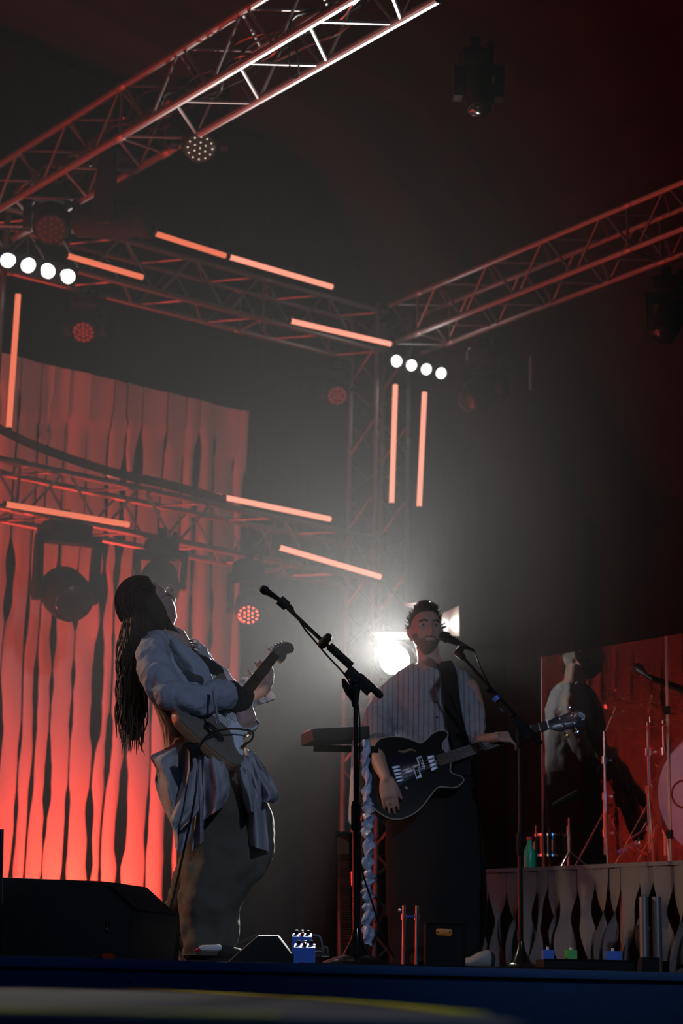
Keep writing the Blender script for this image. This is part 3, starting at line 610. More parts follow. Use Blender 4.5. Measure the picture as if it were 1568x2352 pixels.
# shoes
def shoe(mb, so, heel, d, k=1.0, wd=.045, pitch=0):
    d = V(d).normalized(); s_ = V((-d.y, d.x, 0)).normalized(); u = s_.cross(d) * -1
    if u.z < 0: u = -u
    for m_, prof in ((mb, ((0, .7, .0, .07), (.05, .9, 0, .085), (.12, 1, 0, .075), (.19, 1.05, 0, .05), (.25, .95, 0, .04), (.28, .6, 0, .028))), (so, ((-.005, .8, -.02, .004), (.05, 1, -.02, .004), (.2, 1.12, -.02, .004), (.27, .95, -.015, .004), (.29, .6, -.01, .004)))):
        rs = []
        for t, w_, z0, z1 in prof:
            cc = V(heel) + d * t * k; rs.append([cc + s_ * wd * w_ * math.cos(q) + u * ((z0 + z1) / 2 + (z1 - z0) / 2 * math.sin(q)) for q in (2 * math.pi * j / 14 for j in range(14))])
        m_.rings(rs)
a, b = MB(), MB(); shoe(a, b, W(372, 2118, .34), V((.55, .1, -.83)), .85); obj('shoe', a, 'shoe', gt); obj('shoe_sole', b, 'sole', gt)
a, b = MB(), MB(); shoe(a, b, V((W(440, 2190).x, WD - .02, .022)), V((.9, -.35, 0)), .8); obj('shoe', a, 'black_cloth', gt); obj('shoe_sole', b, 'black', gt)
# hair
hr = MB(); rr = random.Random(5)
cap = []
hk = hc - ff * .018 + uu * .012
for i in range(17):
    t = math.pi * i / 16 * .98 + .02; cap.append([hk + (rx * .094 * math.sin(t) * math.cos(q) + ff * (.102 if math.sin(q) < 0 else .093) * math.sin(t) * math.sin(q) * (1 if i < 7 else .72) + uu * .124 * math.cos(t)) * 1.0 for q in (2 * math.pi * j / 28 for j in range(28))])
hr.rings(cap)
hr.sil([(1400, 284, 350, WD - .01, .09), (1450, 279, 362, WD - .01, .09), (1500, 281, 340, WD, .08), (1560, 283, 325, WD, .06), (1620, 284, 322, WD, .05), (1665, 288, 320, WD, .03), (1700, 300, 318, WD, .012)], .12, 4, 26, 5)
for k in range(370):
    near = rr.random(); u = rr.random(); a_ = rr.uniform(-1, 1)
    if k < 160:                                      # back hair falls straight down from the tilted head
        x0 = 284 + 60 * u; y0 = 1372 + 40 * rr.random() + 28 * (1 - u); xe = 276 + 56 * rr.random() ** 1.2; ye = rr.uniform(1560, 1735); d0 = -.10 + .2 * near
        ph = rr.uniform(0, 6); pts = []
        for i in range(9):
            t = i / 8; wv = (2 + 6 * t) * math.sin(ph + t * rr.uniform(9, 13)); pts.append(W(x0 + (xe - x0) * min(1, t * 1.6) ** .8 + wv - (8 * math.sin(t * 3) if u < .4 else 0), y0 + (ye - y0) * t, d0 * (1 - .3 * t)))
    elif k < 330:                                    # strands over the crown
        th = rr.uniform(-1.5, 1.5); pts = []; off = rr.uniform(1.0, 1.10)
        for i in range(8):
            t = i / 7; b_ = -.75 + t * 2.5; cs_ = math.cos(th * .9); pts.append(hk + (rx * (.089 * math.sin(th)) + (uu * math.cos(b_) * .126 - ff * math.sin(b_) * .104) * max(.32, cs_)) * off)
        l_ = pts[-1]; pts.append(V((l_.x - .02 * u, l_.y, l_.z - .08))); pts.append(V((l_.x - .03 * u, l_.y, l_.z - .22 - .2 * near)))
    else:                                            # loose ends over the shoulder and chest
        x0 = 385 + 10 * u; pts = [W(350 + 30 * u, 1410, -.03), W(372 + 20 * u, 1430, -.02), W(398 + 14 * a_, 1450 + 12 * u, 0), W(410 + 10 * near, 1470 + 16 * u, .03), W(425 + 35 * near, 1466 + 45 * u + 10 * a_, .03)]
    w0 = .0024 if 160 <= k < 330 else .004; hr.tube(pts, [w0 * .8] + [w0] * (len(pts) - 2) + [.0008], 4, False, 3)
obj('hair', hr, 'hair', gt)
gls = MB(); gc = hc + ff * .098 + uu * .008
for s_ in (-1, 1):
    c_ = gc + rx * .032 * s_; gls.tube([c_ + (rx * math.cos(q) * .022 + uu * math.sin(q) * .018) for q in (2 * math.pi * j / 16 for j in range(17))], .0014, 6)
    gls.tube([c_ + rx * s_ * .022, hc + rx * s_ * .078 + ff * .01 + uu * .01], .0014, 6)
gls.tube([gc - rx * .010, gc + rx * .010], .0014, 6); tag(obj('glasses', gls, 'chrome', gt))

# ---------------------------------------------------------------- electric guitar
eg = thing('electric_guitar', gp0, 'offset-body electric guitar with pale pearl pickguard, held by the long-haired guitarist', 'guitar')
ol = [(507, 1546), (492, 1557), (480, 1576), (462, 1597), (432, 1608), (413, 1613), (406, 1630), (410, 1650), (425, 1668), (448, 1689), (467, 1706), (496, 1730), (524, 1750), (542, 1758), (555, 1753), (561, 1740), (560, 1722), (558, 1700), (566, 1688), (587, 1678), (595, 1662), (589, 1651), (574, 1642), (553, 1622), (538, 1597), (526, 1570), (516, 1550)]
olc = [p for p in cr(ol + [ol[0]], 4)][:-1]
fc = [Gp(x, y) for x, y in olc]
obj('guitar_body', MB().prism(fc, -gn * .042), 'gside', eg)
cen = Gp(500, 1665)
fin = MB(); fin.prism([q + (cen - q).normalized() * .002 for q in fc], gn * .004); obj('guitar_top', fin, 'gbody', eg)
def gprism(name, pts, m, h=.004, th=.004, sm=3, par=None):
    q = cr(list(pts) + [pts[0]], sm)[:-1] if sm > 1 else pts
    return obj(name, MB().prism([Gp(x, y, h) for x, y in q], gn * th), m, par or eg)
pg = gprism('pickguard', [(509, 1564), (520, 1578), (537, 1598), (528, 1602), (520, 1598), (503, 1585), (502, 1575)], 'pick')
pg2 = gprism('pickguard', [(524, 1598), (545, 1618), (566, 1640), (577, 1648), (588, 1653), (592, 1664), (584, 1676), (566, 1684), (556, 1694), (556, 1722), (556, 1736), (548, 1732), (537, 1714), (532, 1692), (520, 1672), (508, 1662), (522, 1640)], 'pick', h=.0035)
obj('bridge_plate', MB().prism([Gp(x, y, .004) for x, y in cr([(466, 1666), (474, 1661), (488, 1668), (503, 1684), (512, 1700), (508, 1706), (498, 1702), (478, 1686), (465, 1674)], 3)], gn * .004), 'gloss', eg)
nk0, nk1 = (547, 1611), (628, 1508)
a0, a1, b0, b1 = Gp(537, 1600, .01), Gp(557, 1621, .01), Gp(619, 1501, .012), Gp(636, 1515, .012)
nk = MB(); nk.prism([a0, a1, b1, b0], gn * .008); obj('fretboard', nk, 'fret', eg)
nb = MB(); nb.tube([(a0 + a1) / 2 - gn * .021, (b0 + b1) / 2 - gn * .019], [.021, .018], 12, True); obj('neck', nb, 'maple', eg)
fb = obj('frets', (lambda m_: [m_.tube([a0.lerp(b0, t) + gn * .009, a1.lerp(b1, t) + gn * .009], .0009, 4) for t in (1 - 2 ** (-k / 12) for k in range(0, 1))] and m_)(MB()), 'wire', eg) if False else None
fm = MB()
for k in range(1, 22):
    t = 1 - (1 - 2 ** (-k / 12)) / .71
    if t > 0: fm.tube([a0.lerp(b0, t) + gn * .0088, a1.lerp(b1, t) + gn * .0088], .0011, 4)
obj('frets', fm, 'wire', eg)
br0, br1 = Gp(478, 1674, .014), Gp(502, 1697, .014)
sm_ = MB()
for k in range(6):
    u = (k + .5) / 6; sm_.tube([br0.lerp(br1, u), a0.lerp(a1, .1 + .8 * u) + gn * .012, b0.lerp(b1, .1 + .8 * u) + gn * .012], .0009, 4)
obj('strings', sm_, 'wire', eg)
obj('bridge', MB().tube([br0 - gn * .004, br1 - gn * .004], .006, 8).tube([Gp(487, 1694, .01), Gp(500, 1706, .01)], .005, 8), 'chrome', eg)
hs = gprism('headstock', [(619, 1501), (625, 1490), (634, 1481), (646, 1476), (660, 1475), (671, 1481), (675, 1491), (672, 1498), (664, 1500), (658, 1500), (657, 1511), (648, 1521), (635, 1515)], 'gbody', h=-.012, th=.015, sm=2)
for k, (x, y) in enumerate([(618, 1490), (624, 1485), (630, 1481), (637, 1478), (643, 1475), (650, 1473)]):
    q = Gp(x, y, -.004); p_ = Gp(x + 6, y + 8, .003)
    obj('tuner', MB().lathe(p_, gn, [(0, .005), (.012, .004), (.014, .002)], 10).tube([q, p_ - gn * .004], .002, 6).ball(q, .006, .006, .004, 8), 'chrome', eg)
for x, y in ((584, 1664), (566, 1690), (550, 1722)):
    obj('knob', MB().lathe(Gp(x, y, .006), gn, [(0, .010), (.012, .009), (.014, .006)], 14), 'chrome', eg)
obj('strap_button', MB().lathe(Gp(458, 1715, -.02), -gl_, [(0, .009), (.008, .005), (.018, .011), (.02, .008)], 12), 'chrome', eg)
for x, y in ((522, 1640), (505, 1655)):
    q = Gp(x, y, .006); obj('pickup', MB().prism([q + gw_ * .042 * i + gl_ * .018 * j for i, j in ((-1, -1), (1, -1), (1, 1), (-1, 1))], gn * .008), 'white', eg)
# strap
st = MB(); prev = None
def ribbon(mb, pts, wdir, w_, th=.003, sm=5):
    q = [V(a) for a in cr([tuple(p) for p in pts], sm)]; rs = []
    for i, p in enumerate(q):
        d = (q[min(i + 1, len(q) - 1)] - q[max(0, i - 1)]).normalized(); s_ = V(wdir); s_ = (s_ - d * s_.dot(d)).normalized(); n_ = d.cross(s_)
        rs.append([p + s_ * w_ / 2 + n_ * th, p - s_ * w_ / 2 + n_ * th, p - s_ * w_ / 2 - n_ * th, p + s_ * w_ / 2 - n_ * th])
    return mb.rings(rs)
ribbon(st, [Gp(458, 1715, -.03), W(430, 1680, -.2), W(395, 1635, -.16), W(352, 1585, -.1), W(330, 1560, .05)], (rt * .8 + up * .6), .045)
o = obj('guitar_strap', st, 'black_cloth', loc=gp0); tag(o, 'black strap running from guitar butt across the guitarist\'s back', 'strap')
ribbon_ = MB(); ribbon(ribbon_, [W(432, 1488, .1), W(455, 1512, .02), W(485, 1532, .02), W(508, 1545, .05), W(522, 1564, .08)], (rt * -.5 + up * .9), .05)
o = obj('guitar_strap', ribbon_, 'black_cloth', loc=gp0); tag(o, 'padded black strap end crossing the guitarist\'s chest to the upper guitar horn', 'strap')
o = obj('strap_end', MB().prism([Gp(x, y, .0) - gl_ * .045 for x, y in cr([(434, 1694), (444, 1690), (462, 1698), (474, 1712), (470, 1724), (460, 1726), (448, 1712)], 2)], -gl_ * .006), 'black_cloth', eg)
# cable
cbl = MB(); cbl.tube([Gp(550, 1722, .03), Gp(560, 1716, .05), Gp(564, 1702, .05), Gp(553, 1694, .05), Gp(515, 1691, .05), Gp(480, 1696, .05), Gp(462, 1704, .03), W(456, 1720, -.32), W(454, 1760, -.34), W(446, 1840, -.35), W(425, 1940, -.34), W(398, 2060, -.32), W(372, 2150, -.3), W(350, 2185, -.28)], .0042, 7, sm=5)
o = obj('instrument_cable', cbl, 'gloss'); tag(o, 'black instrument cable looping off the guitar and dropping to the floor', 'cable')
obj('plug', MB().tube([Gp(551, 1724, .006), Gp(556, 1715, .03)], .006, 10), 'brass', o)

# ---------------------------------------------------------------- the bass player
MD = 9.7
def Q(x, y, d=0): return P(x, y, MD + d)
bp = thing('person', (Q(1000, 2200).x, MD, 0), 'short-haired bearded bass player in pinstripe shirt and wide black trousers, singing', 'person')
bd_ = MB(); mc = Q(978, 1449, -.02); mf = V((.18, -.97, .10)).normalized(); mu_ = V((-.04, .1, 1)); MK = 1.07
mrx, mff, muu = head(bd_, mc, mf, mu_, MK)
bd_.tube([Q(980, 1480, .02), Q(986, 1520, .03), Q(992, 1550, .04)], [.060, .062, .08], 14, True, 3)
bd_.tube([Q(992, 1560, .04), Q(995, 1650, .04), Q(995, 1750, .04)], [.12, .13, .125], 18, True, 4)
bd_.tube([Q(890, 1590, .02), Q(866, 1645, .0), Q(862, 1700, -.14)], [.05, .045, .040], 12, True, 3)
bd_.tube([Q(862, 1700, -.14), Q(868, 1745, -.25), Q(886, 1788, -.345)], [.043, .041, .027], 12, True, 3)
hand(bd_, Q(886, 1788, -.345), Q(896, 1845, -.345) - Q(886, 1788, -.345), (-.1, -1, .1), (1, -.3, 0), (.22, .2, .2, .25), 1.08, spread=.02, thumb=(.5, .4), th_in=.2)
bd_.tube([Q(1078, 1580, .02), Q(1095, 1640, .0), Q(1086, 1705, -.08)], [.05, .045, .040], 12, True, 3)
bd_.tube([Q(1086, 1705, -.08), Q(1138, 1694, -.22)], [.040, .026], 12, True)
hand(bd_, Q(1136, 1693, -.20), V((.95, -.1, -.05)), (-.1, -.55, .8), (.3, .6, .7), (.55, .6, .6, .65), 1.02, spread=.03, thumb=(.35, .2), th_in=-.1)
bd_.tube([Q(950, 1750, .02), Q(945, 1980, .03), Q(940, 2190, .05)], [.09, .065, .045], 12, True, 3)
bd_.tube([Q(1035, 1750, .02), Q(1050, 1980, .0), Q(1075, 2190, -.03)], [.09, .065, .045], 12, True, 3)
remesh(obj('body', bd_, 'skin', bp), .0055, 4)
for s_ in (-1, 1):
    ec = mc + (mrx * s_ * .032 + mff * .0715 + muu * .007) * MK; e = obj('eye', MB().ball(ec, .012, seg=14), 'eyew', bp)
    obj('iris', MB().lathe(ec + mff * .0112, mff, [(0, .0055), (.0012, .0035)], 12), 'black', e)
    obj('eyebrow', MB().tube([mc + (mrx * s_ * a_ + mff * b_ + muu * c_) * MK for a_, b_, c_ in ((.014, .098, .024), (.032, .093, .030), (.050, .080, .025))], .0038, 6, True, 3), 'hairm', bp)
# beard: a shell over jaw and lip
bb = MB(); tmp = MB(); head(tmp, mc, mf, mu_, MK + .015, 44, 60); seg = 60; keep = set()
for i, v in enumerate(tmp.v[:45 * 60]):
    l = (v - mc) / (MK + .015); x_, y_, z_ = l.dot(mrx), l.dot(mff), l.dot(muu)
    if (y_ > -.005 and z_ < -.052 - .0 * abs(x_) and not (abs(x_) < .018 and -.070 < z_ < -.062)) or (abs(x_) > .045 and y_ > 0 and z_ < -.02 and y_ < .06) or (abs(x_) < .03 and -.062 < z_ < -.046 and y_ > .06): keep.add(i)
bf = [(i * 60 + j, i * 60 + (j + 1) % 60, (i + 1) * 60 + (j + 1) % 60, (i + 1) * 60 + j) for i in range(44) for j in range(60)]
bf = [f for f in bf if all(k in keep for k in f)]; bb.add([v + (v - mc).normalized() * .002 * R.random() for v in tmp.v[:45 * 60]], bf)
used = sorted({i for f in bf for i in f}); mp = {k: n for n, k in enumerate(used)}
bb2 = MB().add([bb.v[k] for k in used], [tuple(mp[i] for i in f) for f in bf]); o = obj('beard', bb2, 'beardm', bp)
# short hair
mh_ = MB(); cap = []; rr = random.Random(9); hk = mc - mff * .008 + muu * .012
for i in range(16):
    t = .05 + (math.pi * .60) * i / 15; r_ = []
    for j in range(40):
        q = 2 * math.pi * j / 40; fr_ = math.sin(q)
        tt = t * (.50 if fr_ > .3 else (.50 + (.3 - fr_) * .75 if fr_ > -.4 else 1.03)); n_ = 1 + .10 * noise.noise(V((math.cos(q) * 5, math.sin(q) * 5, t * 5)))
        r_.append(hk + (mrx * .084 * math.sin(tt) * math.cos(q) + mff * (.101) * math.sin(tt) * fr_ + muu * .121 * math.cos(tt)) * n_ * 1.05)
    cap.append(r_)
mh_.rings(cap)
for k in range(420):
    q = rr.uniform(0, 2 * math.pi); t = rr.uniform(0, .75 if math.sin(q) > .2 else 1.6); d = mrx * math.sin(t) * math.cos(q) * .084 + mff * math.sin(t) * math.sin(q) * .102 + muu * math.cos(t) * .124; d *= 1.04
    p = hk + d; n_ = d.normalized(); tdir = (n_ * .6 + mff * .5 + mrx * rr.uniform(-.6, .4) + muu * .2).normalized(); mh_.tube([p, p + n_ * .008 + tdir * .006, p + n_ * .010 + tdir * .018], [.0035, .003, .0008], 4)
obj('hair', mh_, 'hairm', bp)
# shirt
sh = MB()
sh.sil([(1528, 940, 1045, MD + .05, .08), (1542, 918, 1058, MD + .05, .11), (1560, 898, 1072, MD + .04, .135), (1600, 886, 1084, MD + .04, .15), (1650, 890, 1086, MD + .04, .155), (1700, 900, 1084, MD + .04, .15), (1750, 905, 1085, MD + .04, .15), (1775, 905, 1085, MD + .04, .15)], .02, 2, 48)
sleeve(sh, [Q(930, 1556, .03), Q(897, 1592, .02), Q(874, 1638, .0), Q(866, 1672, -.06), Q(868, 1705, -.14)], [.05, .062, .072, .078, .078], 2, am=.07)
sleeve(sh, [Q(1045, 1554, .03), Q(1068, 1590, .02), Q(1080, 1635, .0), Q(1080, 1675, -.04), Q(1078, 1706, -.08)], [.05, .062, .066, .068, .06], 6, am=.07)
obj_s = rumple(remesh(obj('shirt', sh, 'shirt', bp), .007, 3), .09, .022)
obj('cuff', MB().tube([Q(867, 1694, -.12), Q(868, 1710, -.16)], .076, 20), 'shirt', bp); obj('cuff', MB().tube([Q(1084, 1702, -.09), Q(1094, 1703, -.10)], .058, 20), 'shirt', bp)
co = MB(); co.tube([Q(948, 1528, .0), Q(965, 1540, -.05), Q(998, 1562, -.095), Q(1022, 1545, -.06), Q(1034, 1526, .0)], .012, 8, True, 4); co.tube([Q(1000, 1560, -.115), Q(1003, 1640, -.125), Q(1004, 1740, -.125)], .006, 6, True, 3)
obj('collar', co, 'shirt', bp)
for y in (1575, 1613, 1648, 1683): obj('button', MB().lathe(Q(1003, y, -.128), (0, -1, 0), [(0, .006), (.003, .005)], 10), 'black', bp)
# trousers
mt = MB()
mt.sil([(1745, 905, 1086, MD + .04, .15), (1800, 893, 1092, MD + .03, .16), (1880, 886, 1100, MD + .03, .17), (1960, 884, 1112, MD + .02, .17), (2060, 886, 1118, MD + .02, .17), (2130, 890, 1116, MD + .02, .16), (2215, 896, 1100, MD + .01, .15)], .03, 7, 48, 5)
obj('trousers', mt, 'black_cloth', bp)
a, b = MB(), MB(); shoe(a, b, V((Q(1125, 2225).x, MD - .22, .022)), V((-1, -.25, 0)), .62); obj('shoe', a, 'shoe', bp); obj('shoe_sole', b, 'sole', bp)
a, b = MB(), MB(); shoe(a, b, V((Q(950, 2225).x, MD + .0, .022)), V((.15, -1, 0)), .9); obj('shoe', a, 'black_cloth', bp); obj('shoe_sole', b, 'black', bp)
# bass
BD = MD - .27; bpl = P(930, 1790, BD); bn = V((.10, -.97, .2)).normalized()
def Bp(x, y, h=0): return onplane(x, y, bpl, bn) + bn * h
eb = thing('bass_guitar', bpl, 'black semi-hollow bass guitar with chrome pickups, worn by the bass player', 'guitar')
bo = [(873, 1696), (894, 1692), (926, 1693), (950, 1701), (965, 1706), (977, 1700), (989, 1688), (1002, 1680), (1018, 1677), (1028, 1683), (1027, 1692), (1018, 1704), (1016, 1716), (1024, 1728), (1034, 1744), (1035, 1757), (1034, 1768), (1040, 1777), (1058, 1783), (1065, 1791), (1058, 1801), (1042, 1809), (1012, 1807), (998, 1815), (986, 1831), (965, 1857), (942, 1873), (918, 1881), (894, 1879), (870, 1866), (849, 1846), (840, 1823), (837, 1799), (844, 1770), (853, 1730), (862, 1708)]
boc = cr(bo + [bo[0]], 4)[:-1]
obj('bass_body', MB().prism([Bp(x, y) for x, y in boc], -bn * .045), 'bblack', eb)
obj('binding', MB().tube([Bp(x, y, -.002) for x, y in boc] + [Bp(*boc[0], -.002)], .0028, 6), 'bind', eb)
na0, na1, nb0, nb1 = Bp(999, 1737, .004), Bp(1009, 1762, .004), Bp(1254, 1657, .006), Bp(1258, 1674, .006)
obj('fretboard', MB().prism([na0, na1, nb1, nb0], bn * .008), 'fret', eb)
obj('neck', MB().tube([(na0 + na1) / 2 - bn * .027, (nb0 + nb1) / 2 - bn * .022], [.026, .021], 12, True), 'maple', eb)
fm = MB()
for k in range(0, 22):
    t = 1 - (1 - 2 ** (-k / 12)) / .73
    if t >= 0: fm.tube([na0.lerp(nb0, t) + bn * .009, na1.lerp(nb1, t) + bn * .009], .0014 if k else .003, 4)
obj('frets', fm, 'wire', eb)
sm_ = MB(); e0, e1 = Bp(900, 1770, .016), Bp(914, 1800, .016)
for k in range(4):
    u = (k + .5) / 4; sm_.tube([e0.lerp(e1, u), na0.lerp(na1, .12 + .76 * u) + bn * .012, nb0.lerp(nb1, .12 + .76 * u) + bn * .012, Bp(1283 + k * 13, 1660 - k * 2, .008)], .0013, 4)
obj('strings', sm_, 'wire', eb)
def bprism(name, pts, m, h=.002, th=.006, par=None, sm=1):
    q = cr(list(pts) + [pts[0]], sm)[:-1] if sm > 1 else pts
    return obj(name, MB().prism([Bp(x, y, h) for x, y in q], bn * th), m, par or eb)
bprism('pickguard', [(889, 1745), (906, 1736), (950, 1733), (978, 1740), (990, 1768), (958, 1782), (915, 1806), (897, 1772)], 'bpick', th=.003)
def ribbed(name, c0, c1, c2, c3, n, gapf=.32):       # chrome cover with dark grooves between ribs
    bs = bprism(name, [c0, c1, c2, c3], 'black', .004, .008)
    for k in range(n):
        u0, u1 = (k + gapf / 2) / n, (k + 1 - gapf / 2) / n
        L0 = tuple(a + (b - a) * u0 for a, b in zip(c0, c3)); L1_ = tuple(a + (b - a) * u1 for a, b in zip(c0, c3)); R0 = tuple(a + (b - a) * u0 for a, b in zip(c1, c2)); R1 = tuple(a + (b - a) * u1 for a, b in zip(c1, c2))
        obj('rib', MB().prism([Bp(*L0, .012), Bp(*R0, .012), Bp(*R1, .012), Bp(*L1_, .012)], bn * .006), 'chromes', bs)
ribbed('bridge_cover', (898, 1762), (916, 1759), (926, 1797), (911, 1801), 5, .4)
ribbed('neck_pickup', (979, 1739), (994, 1735), (1004, 1768), (990, 1775), 4, .3)
for q in ([(955, 1741), (967, 1737), (976, 1766), (964, 1770)], [(946, 1761), (958, 1757), (968, 1786), (956, 1791)]):
    ring = bprism('pickup_ring', q, 'chromes', .003, .006); c_ = (sum(a[0] for a in q) / 4, sum(a[1] for a in q) / 4)
    pu = bprism('pickup', [(c_[0] + (a[0] - c_[0]) * .58, c_[1] + (a[1] - c_[1]) * .74) for a in q], 'black', .009, .005)
    for k in range(4): obj('pole_piece', MB().lathe(Bp(c_[0] - 3 + k * 2.2, c_[1] - 9 + k * 6, .014), bn, [(0, .0025), (.002, .002)], 8), 'wire', pu)
obj('knob', MB().lathe(Bp(932, 1812, .002), bn, [(0, .011), (.012, .010), (.016, .006)], 14), 'chrome', eb)
obj('sound_hole', MB().tube([Bp(915, 1725, .001), Bp(928, 1727, .001), Bp(942, 1722, .001), Bp(955, 1726, .001)], [.002, .006, .006, .002], 8, True, 4), 'maple', eb)
bprism('headstock', [(1256, 1657), (1270, 1650), (1285, 1645), (1307, 1636), (1320, 1628), (1331, 1627), (1346, 1645), (1343, 1670), (1320, 1670), (1298, 1676), (1284, 1680), (1270, 1676), (1259, 1674)], 'bpick', -.010, .014, sm=1)
for (x, y), (kx, ky), mm in (((1286, 1649), (1283, 1634), 'skin'), ((1313, 1642), (1309, 1624), 'chrome'), ((1292, 1666), (1302, 1688), 'brass'), ((1320, 1659), (1327, 1680), 'chrome')):
    obj('tuner', MB().lathe(Bp(x, y, .004), bn, [(0, .010), (.003, .010), (.004, .005), (.014, .005)], 14).tube([Bp(x, y, -.012), Bp(kx, ky, -.012)], .003, 6), 'chrome', eb)
    obj('tuner_key', MB().ball(Bp(kx, ky, -.012), .015, .004, .012, 10), mm, eb)
lg = MB(); lg.tube([Bp(x, y, .006) for x, y in ((1327, 1641), (1331, 1638), (1337, 1641), (1338, 1646), (1332, 1647), (1330, 1643), (1340, 1642), (1341, 1648), (1334, 1655), (1341, 1652))], .0026, 6, True, 3); obj('logo', lg, 'logo', eb)
sb = MB(); ribbon(sb, [Q(1018, 1520, -.03), Q(1030, 1545, -.10), Q(1036, 1600, -.14), Q(1046, 1660, -.15), Q(1060, 1720, -.15), Q(1062, 1780, -.2)], rt, .085)
o = obj('bass_strap', sb, 'black_cloth', loc=bpl); tag(o, 'wide black strap over the bass player\'s shoulder', 'strap')
# ================================================================ microphone stands
def mic(hd, tail, D0, D1, label, ry=1.0):
    a, b = P(*hd, D0), P(*tail, D1); d = (b - a).normalized(); L_ = (b - a).length; k = L_ / .165
    t = thing('microphone', a, label, 'microphone')
    obj('grille', MB().lathe(a, d, [(-.001, .002), (0, .012 * k), (.006 * k, .021 * k), (.018 * k, .0265 * k), (.032 * k, .0265 * k), (.034 * k, .0275 * k), (.040 * k, .0275 * k), (.042 * k, .0255 * k), (.055 * k, .020 * k)], 24), 'black', t)
    obj('handle', MB().lathe(a + d * .05 * k, d, [(0, .0215 * k), (.02 * k, .0195 * k), (.10 * k, .0125 * k), (.115 * k, .0118 * k), (.116 * k, .008)], 24), 'gloss', t)
    obj('connector', MB().lathe(a + d * .155 * k, d, [(0, .0095), (.04, .0095), (.06, .005)], 14), 'gloss', t)
    return a, d
def stand(name, base, piv, tip, tail, label, seedd=0, cl=None):
    t = thing(name, (base.x, base.y, 0), label, 'microphone stand')
    mid = base.lerp(piv, .52); ax = (piv - base).normalized()
    obj('lower_tube', MB().tube([V((base.x, base.y, .02)), mid], .0125, 12), 'gloss', t)
    obj('upper_tube', MB().tube([mid, piv], .0085, 12), 'gloss', t)
    obj('height_clutch', MB().lathe(mid - ax * .06, ax, [(0, .015), (.01, .018), (.09, .018), (.11, .012)], 14), 'black', t)
    obj('base_plate', MB().lathe((base.x, base.y, .0), (0, 0, 1), [(0, .125), (.008, .13), (.02, .12), (.045, .05), (.10, .022), (.14, .014)], 28), 'gloss', t)
    d = (tip - tail).normalized(); n_ = V((0, 1, 0))
    obj('boom', MB().tube([tail, tip], .0078, 10), 'gloss', t)
    obj('counterweight', MB().tube([tail, tail + d * .10], .0145, 12, True), 'black', t)
    obj('boom_clamp', MB().tube([piv + V((0, 0, -.10)), piv + V((0, 0, -.02)), piv], [.013, .022, .02], 12, True).box(piv.lerp(tail, .15), .06, .016, .020, (d, n_, d.cross(n_))).lathe(piv + V((0, -.035, 0)), (0, 1, 0), [(0, .02), (.07, .02)], 14), 'black', t)
    obj('wing_knob', MB().rings([[piv + V((-.035, 0, -.03)) + V((.4, 0, -.9)) * u + V((x_ * w_, y_ * .008, 0)) for x_, y_ in ((-1, -1), (1, -1), (1, 1), (-1, 1))] for u, w_ in ((-.03, .006), (0, .016), (.035, .014), (.06, .006))]), 'black', t)
    return t, d
p_b = P(818, 2190, 7.1); base = V((p_b.x, 7.1, 0)); piv = P(816, 1558, 7.1); tip = P(655, 1392, 7.05); tail = P(872, 1596, 7.12)
s1, d1 = stand('microphone_stand', base, piv, tip, tail, 'tall black boom stand in the centre, microphone raised toward the guitarist')
obj('boom_sleeve', MB().tube([P(756, 1484, 7.07), P(806, 1530, 7.1)], .016, 12), 'black', s1)
obj('boom_knob', MB().tube([P(740, 1480, 7.05), P(753, 1464, 7.0)], [.018, .016], 10, True), 'black', s1)
m1, md1 = mic((599, 1350), (648, 1382), 7.0, 7.05, 'black vocal microphone on the centre stand, tilted up beside the guitarist\'s face')
obj('mic_clip', MB().tube([P(642, 1378, 7.05), P(660, 1394, 7.05)], .020, 12), 'black', s1)
cb_ = MB(); cb_.tube([P(x, y, 7.06) for x, y in ((652, 1384), (668, 1394), (680, 1414), (700, 1445), (725, 1475), (755, 1510), (790, 1548), (806, 1575), (822, 1620), (826, 1700), (822, 1850), (828, 1980), (850, 2060), (880, 2150), (905, 2200))], .0038, 6, sm=5)
tag(obj('microphone_cable', cb_, 'gloss'), 'black cable winding down the centre microphone stand', 'cable')
p2 = P(1196, 2225, 9.0); base = V((p2.x, 9.0, 0)); piv = P(1192, 1668, 9.0); tip = P(1058, 1504, 9.1); tail = P(1238, 1704, 9.0)
s2, d2 = stand('microphone_stand', base, piv, tip, tail, 'black boom stand at right, crossing in front of the bass headstock')
obj('boom_sleeve', MB().tube([P(1124, 1584, 9.05), P(1178, 1645, 9.0)], .017, 12), 'black', s2)
obj('boom_knob', MB().ball(P(1121, 1583, 9.03), .016, seg=12), 'black', s2)
for x, y in ((1139, 1604), (1157, 1625)): obj('blue_tape', MB().tube([P(x - 3, y - 4, 9.03), P(x + 4, y + 4, 9.03)], .019, 12), 'bluep', s2)
m2, md2 = mic((1012, 1458), (1072, 1487), 9.38, 9.3, 'black vocal microphone held at the bass player\'s mouth by the right boom stand')
obj('mic_clip', MB().tube([P(1060, 1488, 9.28), P(1052, 1500, 9.15), P(1063, 1510, 9.1)], [.017, .020, .016], 12, True), 'black', s2)
cb_ = MB(); cb_.tube([P(x, y, 9.1) for x, y in ((1078, 1490), (1090, 1500), (1102, 1530), (1118, 1562), (1126, 1580), (1150, 1615), (1178, 1652), (1192, 1690), (1196, 1800), (1190, 1900), (1194, 2100), (1200, 2200))], .0038, 6, sm=5)
tag(obj('microphone_cable', cb_, 'gloss'), 'black cable hanging from the right microphone down its stand', 'cable')

